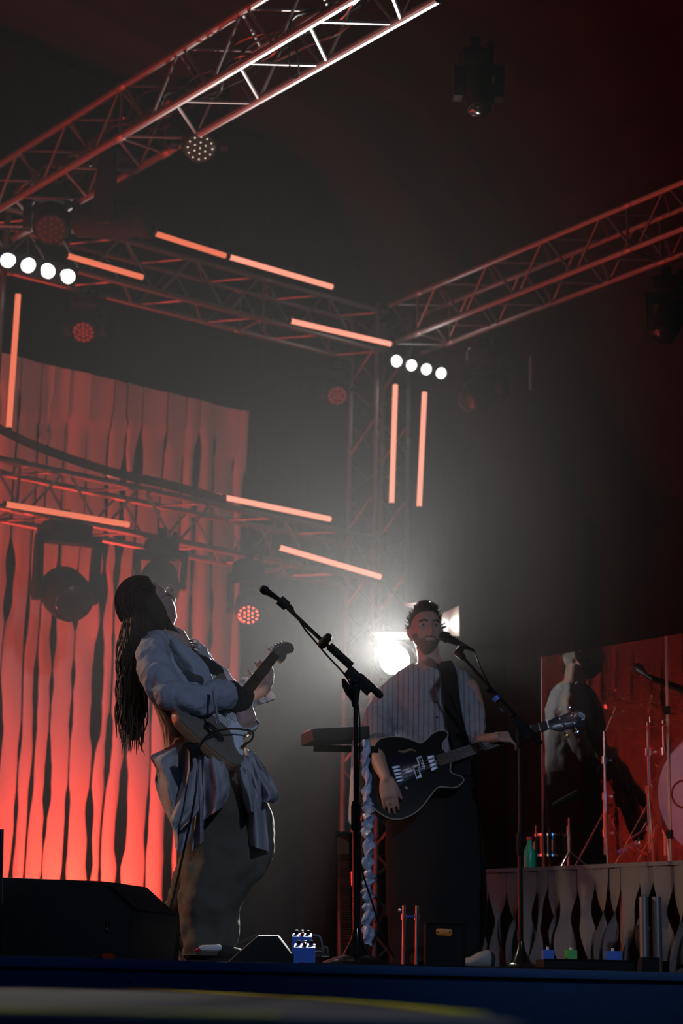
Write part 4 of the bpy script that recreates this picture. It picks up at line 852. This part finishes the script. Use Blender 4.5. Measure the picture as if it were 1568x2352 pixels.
# ================================================================ keyboard, speaker column, small stands
kD = 8.3
k = thing('keyboard', P(785, 1690, kD), 'small black keyboard seen edge-on behind the centre microphone stand', 'keyboard')
ka, kb = P(716, 1688, kD), P(846, 1682, kD + .06); kd = (kb - ka).normalized(); ks = V((-kd.y, kd.x, 0)).normalized()
if ks.y < 0: ks = -ks
ku = kd.cross(ks); ku = ku if ku.z > 0 else -ku; kc = (ka + kb) / 2
obj('case', MB().box(kc + ks * .10, (kb - ka).length / 2, .12, .026, (kd, ks, ku)), 'black', k)
obj('top_panel', MB().box(kc + ks * .16 + ku * .028, (kb - ka).length / 2 - .01, .05, .008, (kd, ks, ku)), 'alu', k)
for i in range(20):
    obj('key', MB().box(ka + kd * ((kb - ka).length * (i + .5) / 20) + ku * .022 + ks * .05, (kb - ka).length / 44, .06, .006, (kd, ks, ku)), 'white', k)
for s_ in (.12, .88): obj('foot', MB().lathe(ka.lerp(kb, s_) - ku * .022 + ks * .03, -ku, [(0, .014), (.012, .012)], 10), 'black', k)
kst = thing('keyboard_stand', (P(838, 2100, kD + .1).x, kD + .12, 0), 'dark single-column stand carrying the small keyboard', 'stand')
c0 = V((P(838, 2100, kD + .1).x, kD + .22, 0))
obj('column', MB().tube([c0 + V((0, 0, .03)), V((c0.x, c0.y, kc.z - .06))], .02, 12), 'black', kst)
obj('cross_arm', MB().tube([V((kc.x - .12, c0.y, kc.z - .045)), V((c0.x + .05, c0.y, kc.z - .045))], .016, 10), 'black', kst)
obj('base', MB().lathe((c0.x, c0.y, 0), (0, 0, 1), [(0, .11), (.01, .11), (.03, .04)], 20), 'black', kst)
# gathered satin sleeve hanging beside it: many puckered rings
rf = MB(); rr = random.Random(2); rs = []; n = 150; seg = 20
for i in range(n + 1):
    t = i / n; y = 1700 + 470 * t; c_ = P(838 + 5 * math.sin(t * 3.3) + 6 * t + 2.5 * math.sin(t * 40), y, kD - .02); pf = .010 + .013 * abs(math.sin(t * 62 + 1.5 * math.sin(t * 17))) * (1 if t > .3 else .5) + .003 * rr.random()
    rs.append([c_ + V((math.cos(q), math.sin(q), .35 * math.sin(q * 2 + i * .5))) * pf * (1 + .3 * math.sin(3 * q + i * .45)) for q in (2 * math.pi * j / seg for j in range(seg))])
tag(obj('ruffled_sleeve', rf.rings(rs), 'ruffle', smooth=50), 'long ruffled satin cable sleeve hanging beside the keyboard stand', 'cloth')
wf = MB(); wf.sheet([(808, 1700), (804, 1790), (800, 1870), (801, 1890)], [(822, 1700), (820, 1800), (818, 1900), (816, 1905)], kD + .1, 5, 4, .01, 1, 0, -.01)
tag(obj('cloth_strip', wf, 'cloth', smooth=50), 'pale cloth strip hanging under the keyboard behind the centre stand', 'cloth')
spk = thing('speaker_column', P(790, 2150, 8.6), 'narrow black speaker column with perforated grille left of the centre stand', 'speaker')
sa, sb_ = V((P(775, 1918, 8.6).x, 8.6, 0)), P(775, 1918, 8.6).z
sx = P(826, 1918, 8.6).x - sa.x
def skew(x, z): return V((sa.x + x + (sb_ - z) * .045 + .0, 8.6, z))
rs = []
for z in (.012, .05, sb_ - .02, sb_):
    rs.append([skew(0, z), skew(.05, z) - V((0, .05, 0)), skew(sx, z) - V((0, .03, 0)), skew(sx, z) + V((0, .25, 0)), skew(0, z) + V((0, .22, 0))])
obj('cabinet', MB().rings(rs), 'black', spk, smooth=0)
gm = MB(); nz_ = 60
for i in range(nz_):
    z = .06 + (sb_ - .14) * i / nz_
    gm.tube([skew(.004, z) - V((0, .006, 0)), skew(.05, z) - V((0, .054, 0)), skew(sx - .004, z) - V((0, .036, 0))], .0022, 4)
obj('grille', gm, 'gloss', spk)
obj('top_cap', MB().box(skew(sx / 2, sb_ + .006) + V((0, .08, 0)), sx / 2 + .008, .14, .006), 'gloss', spk)
obj('handle', MB().tube([skew(sx * .55, .42) - V((0, .05, 0)), skew(sx * .6, .42) - V((0, .08, 0)), skew(sx * .6, .36) - V((0, .08, 0)), skew(sx * .55, .36) - V((0, .05, 0))], .006, 6), 'chrome', spk)
# chrome twin-pole stand and badge case
sp = thing('pole_stand', (P(945, 2200, 8.9).x, 8.9, 0), 'short pair of chrome poles with a clamp band in front of the black trousers', 'stand')
za = P(945, 2080, 8.9).z
for x in (927, 957):
    b = P(x, 2150, 8.9); obj('pole', MB().tube([V((b.x, 8.9, .0)), V((b.x, 8.9, za))], .0085, 12), 'chrome', sp)
    obj('clamp', MB().tube([V((b.x, 8.9, za - .065)), V((b.x, 8.9, za - .04))], .013, 12), 'chrome', sp)
obj('band', MB().tube([V((P(927, 2150, 8.9).x, 8.9, za - .05)), V((P(957, 2150, 8.9).x, 8.9, za - .05))], .006, 8), 'bluep', sp)
obj('wing_nut', MB().ball(P(919, 2091, 8.88), .010, .006, .010, 10), 'chrome', sp)
cs = thing('equipment_case', (P(1010, 2180, 9.2).x, 9.2, 0), 'low black equipment case with an oval orange badge near the bass player\'s feet', 'case')
cx = P(1019, 2180, 9.2).x; cz = P(1000, 2122, 9.2).z
bx = MB().box((cx, 9.2, cz / 2), .09, .12, cz / 2); obj('case_body', bx, 'black', cs, smooth=0)
obj('case_edge', MB().tube([(cx - .09, 9.08, cz), (cx + .09, 9.08, cz)], .006, 6).tube([(cx - .09, 9.08, .0), (cx - .09, 9.08, cz)], .006, 6).tube([(cx + .09, 9.08, 0), (cx + .09, 9.08, cz)], .006, 6), 'black', cs)
q = [P(x, y, 9.078) for x, y in ((1001, 2134), (1004, 2132), (1034, 2134), (1038, 2137), (1038, 2146), (1034, 2150), (1004, 2148), (1001, 2145))]
bg = obj('badge', MB().prism(q, (0, -.003, 0)), 'orange', cs)
for x in (1006, 1033): obj('badge_screw', MB().lathe(P(x, 2141, 9.074), (0, -1, 0), [(0, .004), (.002, .003)], 8), 'black', bg)

# ================================================================ wedge monitor, pedals, cables
D = 6.2
wd = thing('stage_monitor', (P(150, 2100, D).x, D, 0), 'large black wedge monitor speaker at lower left, seen as a silhouette', 'speaker')
wo = [(-25, 2186), (-25, 2012), (8, 2014), (226, 2022), (304, 2094), (286, 2196)]
def wz(x, y, D): p = P(x, y, D); p.z = max(p.z, .0); return p
pts = [wz(x, y, D) for x, y in wo]; pts[0].z = pts[-1].z = .004; mbw = MB().prism(pts, V((.12, .45, 0)))
obj('cabinet', mbw, 'black', wd, smooth=0)
ga, gb = pts[3], pts[4]; obj('grille', MB().prism([ga.lerp(gb, .06) + V((.02, .03, .004)), ga.lerp(gb, .94) + V((.02, .03, .004)), ga.lerp(gb, .94) + V((.11, .42, .004)), ga.lerp(gb, .06) + V((.11, .42, .004))], (gb - ga).cross(V((.1, .4, 0))).normalized() * -.004), 'black', wd)
obj('handle', MB().tube([P(248, 2110, D - .005), P(248, 2134, D - .01)], .006, 8, True), 'chrome', wd)
obj('stand_post', MB().tube([V((P(4, 2100, D - .15).x, D - .15, .0)), P(4, 1900, D - .15)], .012, 10), 'alu', wd) if False else tag(obj('upright_post', MB().tube([V((P(3, 2100, 5.9).x, 5.9, .0)), P(3, 1905, 5.9)], .008, 10), 'gloss'), 'thin dark upright post at the very left edge by the wedge monitor', 'post')
def pedal(x0, x1, y0, D, m, label, dep=.11, knobs=3, tilt=.015, jack=True, grp=None):
    a, b = P(x0, y0, D), P(x1, y0, D); h = max(.03, a.z); w_ = (b.x - a.x) / 2; c = V(((a.x + b.x) / 2, D, 0))
    t = thing('effects_pedal', c, label, 'effects pedal', grp)
    obj('housing', MB().rings([[c + V((i * w_, j * dep / 2, z if z < .001 or j > 0 else z - tilt)) for i, j in ((-1, -1), (1, -1), (1, 1), (-1, 1))] for z in (0, h)]), m, t, smooth=0)
    for k_ in range(knobs): obj('knob', MB().lathe(c + V((w_ * (-.6 + 1.2 * k_ / max(1, knobs - 1)), dep * .2, h - tilt * .3)), (0, 0, 1), [(0, .008), (.014, .007), (.015, .003)], 10), 'alu' if k_ % 2 else 'black', t)
    obj('footswitch', MB().lathe(c + V((0, -dep * .28, h - tilt * .8)), (0, 0, 1), [(0, .007), (.012, .006), (.014, .002)], 10), 'chrome', t)
    if jack: obj('plug', MB().tube([c + V((w_, 0, h * .5)), c + V((w_ + .05, 0, h * .5))], .006, 8), 'chrome', t)
    return t
pb = thing('pedalboard', (P(620, 2190, 6.75).x, 6.75, 0), 'slanted black pedalboard with a bright front edge at the guitarist\'s feet', 'pedalboard')
q = [P(520, 2190, 6.75), P(592, 2147, 6.75), P(638, 2147, 6.75), P(690, 2190, 6.75)]
for v in q: v.z = max(v.z, .006)
q[0].z = q[3].z = .004
obj('board', MB().prism(q, (0, .3, 0)), 'black', pb, smooth=0); obj('edge_trim', MB().tube([P(537, 2172, 6.745), q[1] + V((0, -.004, .002))], .0035, 6), 'alu', pb)
pedal(672, 716, 2142, 7.0, 'bluep', 'upper small blue pedal with red and black knobs beside the pedalboard', knobs=3)
pedal(676, 724, 2166, 6.8, 'bluep', 'lower blue pedal with a yellow-ringed plug beside the pedalboard', knobs=3)
pc = MB(); pc.tube([P(x, y, 6.9) for x, y in ((716, 2148), (730, 2149), (738, 2160), (741, 2185), (742, 2196))], .004, 6, sm=4).tube([P(x, y, 6.8) for x, y in ((740, 2196), (746, 2176), (752, 2180), (750, 2196))], .004, 6, sm=4)
tag(obj('patch_cable', pc, 'alu'), 'thin grey patch cable arching out of the blue pedals', 'cable')
fm_ = MB(); a = P(455, 2184, 6.7); fm_.tube([P(446, 2184, 6.7), P(464, 2178, 6.7)], [.002, .010], 10); t = tag(obj('marker_pen', fm_, 'redp'), 'white marker with a red tip lying by the pedalboard', 'pen')
obj('barrel', MB().tube([P(464, 2178, 6.7), P(502, 2177, 6.7)], .011, 12, True), 'white', t)
cx_ = thing('power_box', (P(370, 2180, 6.9).x, 6.9, 0), 'small black box on the floor behind the guitarist\'s raised foot', 'box')
a, b = P(348, 2146, 6.9), P(408, 2146, 6.9); obj('box_body', MB().box(((a.x + b.x) / 2, 6.9, a.z / 2), (b.x - a.x) / 2, .08, a.z / 2), 'black', cx_, smooth=0); obj('socket', MB().lathe(((a.x + b.x) / 2, 6.82, a.z * .6), (0, -1, 0), [(0, .012), (.004, .011)], 12), 'gloss', cx_)
for i, pts in enumerate(([(210, 2206, 5.2), (240, 2200, 5.3), (262, 2204, 4.96), (282, 2224, 4.93), (292, 2262, 4.92)],)):
    tag(obj('floor_cable', MB().tube([P(*p) for p in pts], .012, 8, sm=4), 'black'), 'thick black cable spilling over the blue stage edge at left', 'cable')
fc_ = MB(); rr = random.Random(8)
for k_ in range(7):
    x0, y0 = rr.uniform(-.9, .9), rr.uniform(6.3, 7.6); pts = []
    for i in range(9): pts.append(V((x0 + .12 * i * math.cos(k_) + .06 * math.sin(i + k_), y0 + .05 * math.sin(i * 1.3 + k_), .006)))
    fc_.tube(pts, .005, 6, sm=4)
tag(obj('floor_cables', fc_, 'gloss'), 'loose black cables lying across the dark stage floor', 'cable', kind='stuff')
# right pedalboard group
rb = thing('pedalboard', (P(1320, 2215, 8.0).x, 8.0, 0), 'flat black pedalboard below the draped riser at lower right', 'pedalboard')
a, b = P(1240, 2206, 8.0), P(1442, 2206, 8.0); hz_ = .05; obj('board', MB().box(((a.x + b.x) / 2, 8.0, hz_ / 2), (b.x - a.x) / 2, .16, hz_ / 2), 'black', rb, smooth=0)
obj('board_trim', MB().tube([V((a.x, 7.84, hz_)), V((b.x, 7.84, hz_))], .004, 6), 'gloss', rb)
for x0, x1, y0, m, lab in ((1296, 1318, 2190, 'greenp', 'tiny green pedal on the right pedalboard'), (1242, 1266, 2205, 'bluep', 'blue pedal at the left end of the right pedalboard'), (1386, 1420, 2196, 'bluep', 'blue-fronted pedal at the right end of the right pedalboard')):
    p0_, p1_ = P(x0, y0, 8.0), P(x1, y0, 8.0); t = thing('effects_pedal', V((p0_.x, 8.0, hz_)), lab, 'effects pedal'); w_ = (p1_.x - p0_.x) / 2; h = max(.02, (p0_.z - hz_) / 2)
    obj('housing', MB().box((p0_.x + w_, 7.95, hz_ + h), w_, .05, h), m, t, smooth=0); obj('knob', MB().lathe((p0_.x + w_, 7.95, hz_ + 2 * h), (0, 0, 1), [(0, .007), (.012, .006)], 8), 'white', t)

# ================================================================ drum riser with slashed skirt, acrylic screen, drums
RA = 4.02                                            # riser side face stands at a = RA, running along B
r0 = P(1118, 2003, 10.02); ra = (r0 - O).dot(AX); rb_ = (r0 - O).dot(BX); rzh = r0.z
bnear = -.6
rise = MB(); rise.box(S(ra + 1.65, (rb_ + bnear) / 2, rzh - .03), 1.6, (rb_ - bnear) / 2 - .05, .03, (AX, BX, V((0, 0, 1))))
rs_ = thing('drum_riser', S(ra + 1.6, (rb_ + bnear) / 2, 0), 'low drum riser platform hidden behind its ragged cloth skirt', 'platform')
obj('deck', rise, 'deck', rs_, smooth=0)
for i in range(6):
    for a_ in (ra + .12, ra + 3.1): obj('leg', MB().tube([S(a_, bnear + .1 + (rb_ - bnear - .25) * i / 5, .0), S(a_, bnear + .1 + (rb_ - bnear - .25) * i / 5, rzh - .06)], .022, 10), 'alu', rs_)
skm = MB(); slashed.prev = (.5, .05)
# skirt strips: tapered, twisting and uneven at the hem
top = MB(); rr = random.Random(21); x = bnear - .3; x1 = rb_ + .02; strips = []
while x < x1:
    wv = min(rr.uniform(.075, .15), x1 - x); hem = rr.uniform(.0, .10) if rr.random() < .5 else rr.uniform(.0, .03); tw = rr.uniform(-.05, .05); ph = rr.uniform(0, 9); sp0 = rr.uniform(.06, .14)
    rs = []
    for k_ in range(15):
        z = rzh + (hem + .012 - rzh) * k_ / 14; d = rzh - z; u = max(0, d - sp0) / rzh
        g_ = min(.042, u * .14) * (1 + .5 * math.sin(ph + k_ * .6)); sh_ = tw * u * 1.4 + .018 * math.sin(ph + k_ * .45) * u * 2
        L_, R_ = x + g_ + sh_, x + wv - g_ + sh_ + (.0 if k_ < 13 else -.01)
        r_ = []
        for q in range(4):
            v_ = q / 3; r_.append(S(ra - .012 - .03 * u - .02 * math.sin(ph + v_ * 3) * (u * 3 + .2), L_ * (1 - v_) + R_ * v_, z))
        rs.append(r_)
    skm.rings(rs, cap=False, closed=False); x += wv
tag(obj('riser_skirt', skm, 'skirtc', smooth=60), 'ragged off-white cloth skirt cut into strips around the drum riser', 'cloth')
tag(obj('skirt_hem', MB().box(S(ra - .004, (rb_ + bnear) / 2 - .1, rzh + .004), .012, (rb_ - bnear) / 2 + .15, .010, (AX, BX, V((0, 0, 1)))), 'skirtc', smooth=0), 'folded top edge of the ragged riser skirt catching red light', 'cloth')
# acrylic panels
g0 = P(1213, 1986, 9.77); gb0 = (g0 - O).dot(BX); ga0 = ra + .10
sc_t = P(1213, 1505, 9.77).z
gx = S(ga0, gb0); jb = None
for k_ in range(60):
    bb_ = gb0 - k_ * .02; q = S(ga0, bb_, 1.0) - CAM; xx = 784 + F * q.dot(rt) / q.dot(fw)
    if xx > 1530 and jb is None: jb = bb_
jb = jb or gb0 - .9
def panel(b0, b1, label):
    h = (sc_t - rzh) / 2; t = thing('acrylic_panel', S(ga0, (b0 + b1) / 2, rzh), label, 'screen', 'clear acrylic drum screen panels')
    obj('pane', MB().box(S(ga0, (b0 + b1) / 2, rzh + .002 + h), .003, abs(b0 - b1) / 2 - .004, h, (AX, BX, V((0, 0, 1)))), 'glass', t, smooth=0)
    for b in (b0 - .002, b1 + .002): obj('edge', MB().box(S(ga0, b, rzh + .002 + h), .004, .0028, h, (AX, BX, V((0, 0, 1)))), 'alu', t, smooth=0)
    for z in (.15, .75): obj('hinge', MB().box(S(ga0, b1, rzh + z), .009, .014, .02, (AX, BX, V((0, 0, 1)))), 'black', t, smooth=0)
panel(gb0, jb, 'clear acrylic drum screen panel reflecting the red curtain, left of the joint')
panel(jb - .004, jb - .95, 'clear acrylic drum screen panel at the far right edge')
# kick drum
kc_ = P(1668, 1822, 9.4); kn = V((-.25, -.97, 0)).normalized(); kr = .345
kt = thing('bass_drum', (kc_.x, kc_.y, rzh), 'bass drum with pale pinkish head at the right edge behind the screen', 'drum')
kc_.z = rzh + kr + .03
obj('shell', MB().lathe(kc_, -kn, [(.02, kr), (.44, kr)], 48), 'shell', kt)
obj('drum_head', MB().lathe(kc_, kn, [(-.02, kr - .002), (.0, kr - .006), (.003, kr * .7), (.004, .001)], 48), 'drumhead', kt)
obj('hoop', MB().lathe(kc_ - kn * .03, kn, [(0, kr - .004), (0, kr + .018), (.045, kr + .018), (.045, kr - .004), (0, kr - .004)], 48, False), 'black', kt)
pu_, pw_ = frame(kn); pc_ = kc_ + kn * .006 - pu_ * 0
for sgn in (1, -1):
    pp = kc_ + kn * .005 + pu_ * sgn * .20
    obj('port_ring', MB().tube([pp + (pu_ * math.cos(q) + pw_ * math.sin(q)) * .07 for q in (2 * math.pi * j / 24 for j in range(25))], .005, 6), 'black', kt)
for k_ in range(8):
    q = 2 * math.pi * (k_ + .5) / 8; e = kc_ + (pu_ * math.cos(q) + pw_ * math.sin(q)) * (kr + .03); obj('tension_rod', MB().tube([e + kn * .02, e - kn * .18], .005, 6), 'chrome', kt)
# hi-hat / cymbal stands
def cstand(x, D, ytop, tilt, ycym, rc, label, arm=None, dbl=False):
    b = P(x, 1980, D); zt = P(x, ytop, D).z; t = thing('cymbal_stand', (b.x, D, rzh), label, 'cymbal stand')
    obj('tube', MB().tube([(b.x, D, rzh + .12), (b.x, D, rzh + (zt - rzh) * .55)], .014, 12), 'chrome', t); obj('tube', MB().tube([(b.x, D, rzh + (zt - rzh) * .5), (b.x, D, zt)], .009, 12), 'chrome', t)
    for f_ in (.3, .55, .8): obj('collar', MB().tube([(b.x, D, rzh + (zt - rzh) * f_ - .02), (b.x, D, rzh + (zt - rzh) * f_ + .02)], .02, 12).ball((b.x + .035, D, rzh + (zt - rzh) * f_), .016, .006, .010, 8), 'chrome', t)
    for k_ in range(3):
        q = 2 * math.pi * k_ / 3 + .4; e = V((b.x + .22 * math.cos(q), D + .26 * math.sin(q), rzh + .012)); obj('leg', MB().tube([(b.x, D, rzh + .36), e], .007, 8), 'chrome', t)
        obj('foot', MB().ball(e + V((0, 0, .003)), .014, seg=8), 'black', t)
    if arm: obj('boom_arm', MB().tube([P(*arm[0], D), P(*arm[1], D)], .006, 8), 'chrome', t)
    if ycym:
        cc = P(ycym[0], ycym[1], D + .05); n_ = V(tilt).normalized()
        obj('cymbal', MB().lathe(cc, n_, [(-.012, rc), (-.011, rc + .001), (.0, rc * .6), (.006, rc * .25), (.022, rc * .16), (.028, .004)], 40), 'brass', t)
        obj('wing_nut', MB().lathe(cc, n_, [(-.02, .006), (.05, .006), (.06, .01), (.07, .004)], 10), 'chrome', t)
        if arm: obj('support_rod', MB().tube([cc, P(x, ytop, D)], .006, 8), 'chrome', t)
    return t
cstand(1494, 9.75, 1660, (.15, -.35, 1), (1492, 1625), .21, 'chrome cymbal stand with a tilted cymbal behind the acrylic screen', arm=((1440, 1675), (1540, 1663)))
cstand(1530, 10.25, 1655, (.1, -.2, 1), (1600, 1598), .22, 'second chrome cymbal stand at the right edge behind the bass drum', arm=((1530, 1655), (1600, 1600)))
cstand(1392, 10.3, 1680, (0, 0, 1), None, 0, 'dark chrome percussion stand with a shaker cluster, left of the cymbals', arm=((1392, 1680), (1420, 1612)))
pr = thing('tambourine', P(1405, 1610, 10.3), 'small curved percussion ring catching white glints above its stand', 'percussion')
c_ = P(1412, 1615, 10.28)
obj('ring', MB().tube([c_ + V((math.cos(q) * .055, .02 * math.sin(q), math.sin(q) * .075)) for q in (2 * math.pi * j / 24 for j in range(25))], .008, 8), 'black', pr)
for k_ in range(6):
    q = 2 * math.pi * k_ / 6 + .3; obj('jingle', MB().lathe(c_ + V((math.cos(q) * .055, -.01 + .02 * math.sin(q), math.sin(q) * .075)), (math.cos(q), -.6, math.sin(q)), [(-.004, .013), (.004, .013)], 10), 'chrome', pr)
# pedal hardware at the foot of the kick drum
fp = thing('drum_pedal', P(1440, 1975, 9.7), 'chrome drum pedal with a red frame rail at the foot of the cymbal stand', 'drum pedal')
def pl(*q, D=9.6): return [P(x, y, D) for x, y in q]
fb_ = P(1430, 1970, 9.6); 
obj('footboard', MB().prism(pl((1420, 1955), (1448, 1936), (1454, 1942), (1428, 1964)), (0, .05, 0)), 'chrome', fp)
obj('frame_rail', MB().tube(pl((1440, 1945), (1486, 1963)), .008, 8), 'redp', fp); obj('frame_rail', MB().tube(pl((1442, 1930), (1482, 1905)), .007, 8), 'redp', fp)
obj('blue_badge', MB().prism(pl((1416, 1954), (1428, 1948), (1430, 1955), (1419, 1960)), (0, .01, 0)), 'bluep', fp)
obj('post', MB().tube(pl((1462, 1965), (1470, 1915), (1486, 1890)), .007, 8), 'chrome', fp); obj('post', MB().tube(pl((1494, 1960), (1506, 1905)), .010, 8), 'chrome', fp)
obj('beater', MB().ball(P(1466, 1938, 9.58), .022, seg=12), 'chrome', fp); obj('spring', MB().tube(pl((1500, 1940), (1506, 1925)), .010, 8), 'brass', fp)
# shell drum in the foreground of screen, bottles and glasses on the riser
def bottle(x, ytop, D, h, r, m, capm, label):
    b = P(x, 1960, D); b.z = rzh; t = thing('bottle', b, label, 'bottle'); obj('bottle_body', MB().lathe(b, (0, 0, 1), [(0.001, r * .9), (.01, r), (h * .62, r), (h * .8, r * .45), (h * .92, r * .4)], 16), m, t); obj('cap', MB().lathe(b + V((0, 0, h * .92)), (0, 0, 1), [(0, r * .5), (h * .08, r * .48)], 12), capm, t)
bottle(1216, 1900, 10.32, .21, .032, 'greenb', 'redb', 'green bottle with a red cap behind the screen\'s left edge')
fs = thing('floor_tom', P(1262, 1960, 10.35), 'small dark drum with glinting chrome lugs standing behind the screen at left', 'drum')
fc0 = P(1266, 1960, 10.35); fc0.z = rzh
obj('shell', MB().lathe(fc0 + V((0, 0, .1)), (0, 0, 1), [(0, .09), (.12, .09)], 28), 'bblack', fs); obj('drum_head', MB().lathe(fc0 + V((0, 0, .22)), (0, 0, 1), [(0, .09), (.004, .088), (.005, .001)], 28), 'drumhead', fs)
for z in (.105, .215): obj('hoop', MB().lathe(fc0 + V((0, 0, z)), (0, 0, 1), [(0, .090), (0, .096), (.012, .096), (.012, .090), (0, .090)], 28, False), 'chrome', fs)
for k_ in range(6):
    q = 2 * math.pi * k_ / 6 + .5; e = fc0 + V((.098 * math.cos(q), .098 * math.sin(q), 0)); obj('lug', MB().tube([e + V((0, 0, .13)), e + V((0, 0, .19))], .007, 8), 'chrome', fs)
    if k_ % 2: obj('leg', MB().tube([e, e + V((0, 0, .27))], .006, 8), 'chrome', fs)
st_ = thing('snare_stand', P(1300, 1980, 10.1), 'low chrome stand base standing on the riser behind the screen', 'stand'); c_ = P(1308, 1980, 10.1); c_.z = rzh
for k_ in range(3):
    q = 2 * math.pi * k_ / 3; obj('leg', MB().tube([c_ + V((0, 0, .12)), c_ + V((.14 * math.cos(q), .14 * math.sin(q), .008))], .006, 8), 'chrome', st_)
obj('post', MB().tube([c_ + V((0, 0, .01)), c_ + V((0, 0, .3))], .008, 10), 'chrome', st_)
bm = thing('bass_reflection_bar', P(1300, 1850, 10.3), 'dark slanted bar standing in for the bass reflection in the screen', 'microphone')  # bar and rod stand in for the bass mirrored in the screen
obj('reflection_bar', MB().tube([P(1272, 1850, 10.3), P(1326, 1822, 10.3)], [.014, .020], 12, True), 'black', bm); ms_ = P(1262, 1858, 10.3)
obj('stand', MB().tube([V((P(1258, 1980, 10.3).x, 10.3, rzh)), P(1258, 1838, 10.3), P(1275, 1850, 10.3)], .006, 8), 'black', bm)
# chrome tubes seen through the skirt at right and a small wedge
for x, m in ((1480, 'first'), (1510, 'second')):
    b = P(x, 2200, 8.8); tag(obj('metal_leg', MB().tube([V((b.x, 8.8, .0)), V((b.x, 8.8, P(x, 2060, 8.8).z))], .022, 14), 'alu'), ('left' if m == 'first' else 'right') + ' one of two thick chrome tubes standing before the skirt at lower right', 'leg')
sw = thing('foot_switch', P(1495, 2230, 8.9), 'small black wedge-shaped foot switch at the lower right, before the chrome tubes', 'pedal')
q = [P(1470, 2240, 8.55), P(1474, 2222, 8.55), P(1516, 2222, 8.55), P(1516, 2240, 8.55)]
for v in q: v.z = max(v.z, 0)
q[0].z = q[3].z = 0; q[1].z = q[2].z = .07
obj('case', MB().prism(q, (0, .12, 0)), 'black', sw, smooth=0); obj('treadle', MB().prism([q[1] + V((.005, 0, .001)), q[2] + V((-.005, 0, .001)), q[2] + V((-.005, .11, .001)), q[1] + V((.005, .11, .001))], (0, 0, .006)), 'gloss', sw, smooth=0)

# ================================================================ platform in the foreground
ptz = CAMZ - .040
pts = [(-.8, 1.9), (.185, 1.8), (.18, 2.2), (.10, 2.8), (.02, 3.2), (-.5, 4.7), (-1.2, 4.2)]
q = [V((x, y, ptz)) for x, y in pts]
pf = thing('front_platform', (0, 2.5, ptz - .3), 'low out-of-focus platform in the foreground with yellow-taped edges', 'platform')
obj('platform_top', MB().prism(q, (0, 0, -.03)), 'platform', pf, smooth=0)
obj('platform_skirt', MB().prism([v + V((0, .01, -.031)) for v in q], (0, 0, -1.30)), 'deck', pf, smooth=0)
def tape(a, b, w_):
    a, b = V((*a, ptz + .0008)), V((*b, ptz + .0008)); d = (b - a).normalized(); s_ = V((-d.y, d.x, 0)) * w_; return MB().prism([a - s_, b - s_, b + s_, a + s_], (0, 0, .0008))
for a, b in (((-.48, 4.6), (.0, 3.2)), ((.0, 3.2), (.08, 2.8)), ((.08, 2.8), (.16, 2.2)), ((-.8, 1.96), (-.05, 1.90))):
    obj('edge_tape', tape(a, b, .025), 'yellow', pf, smooth=0)
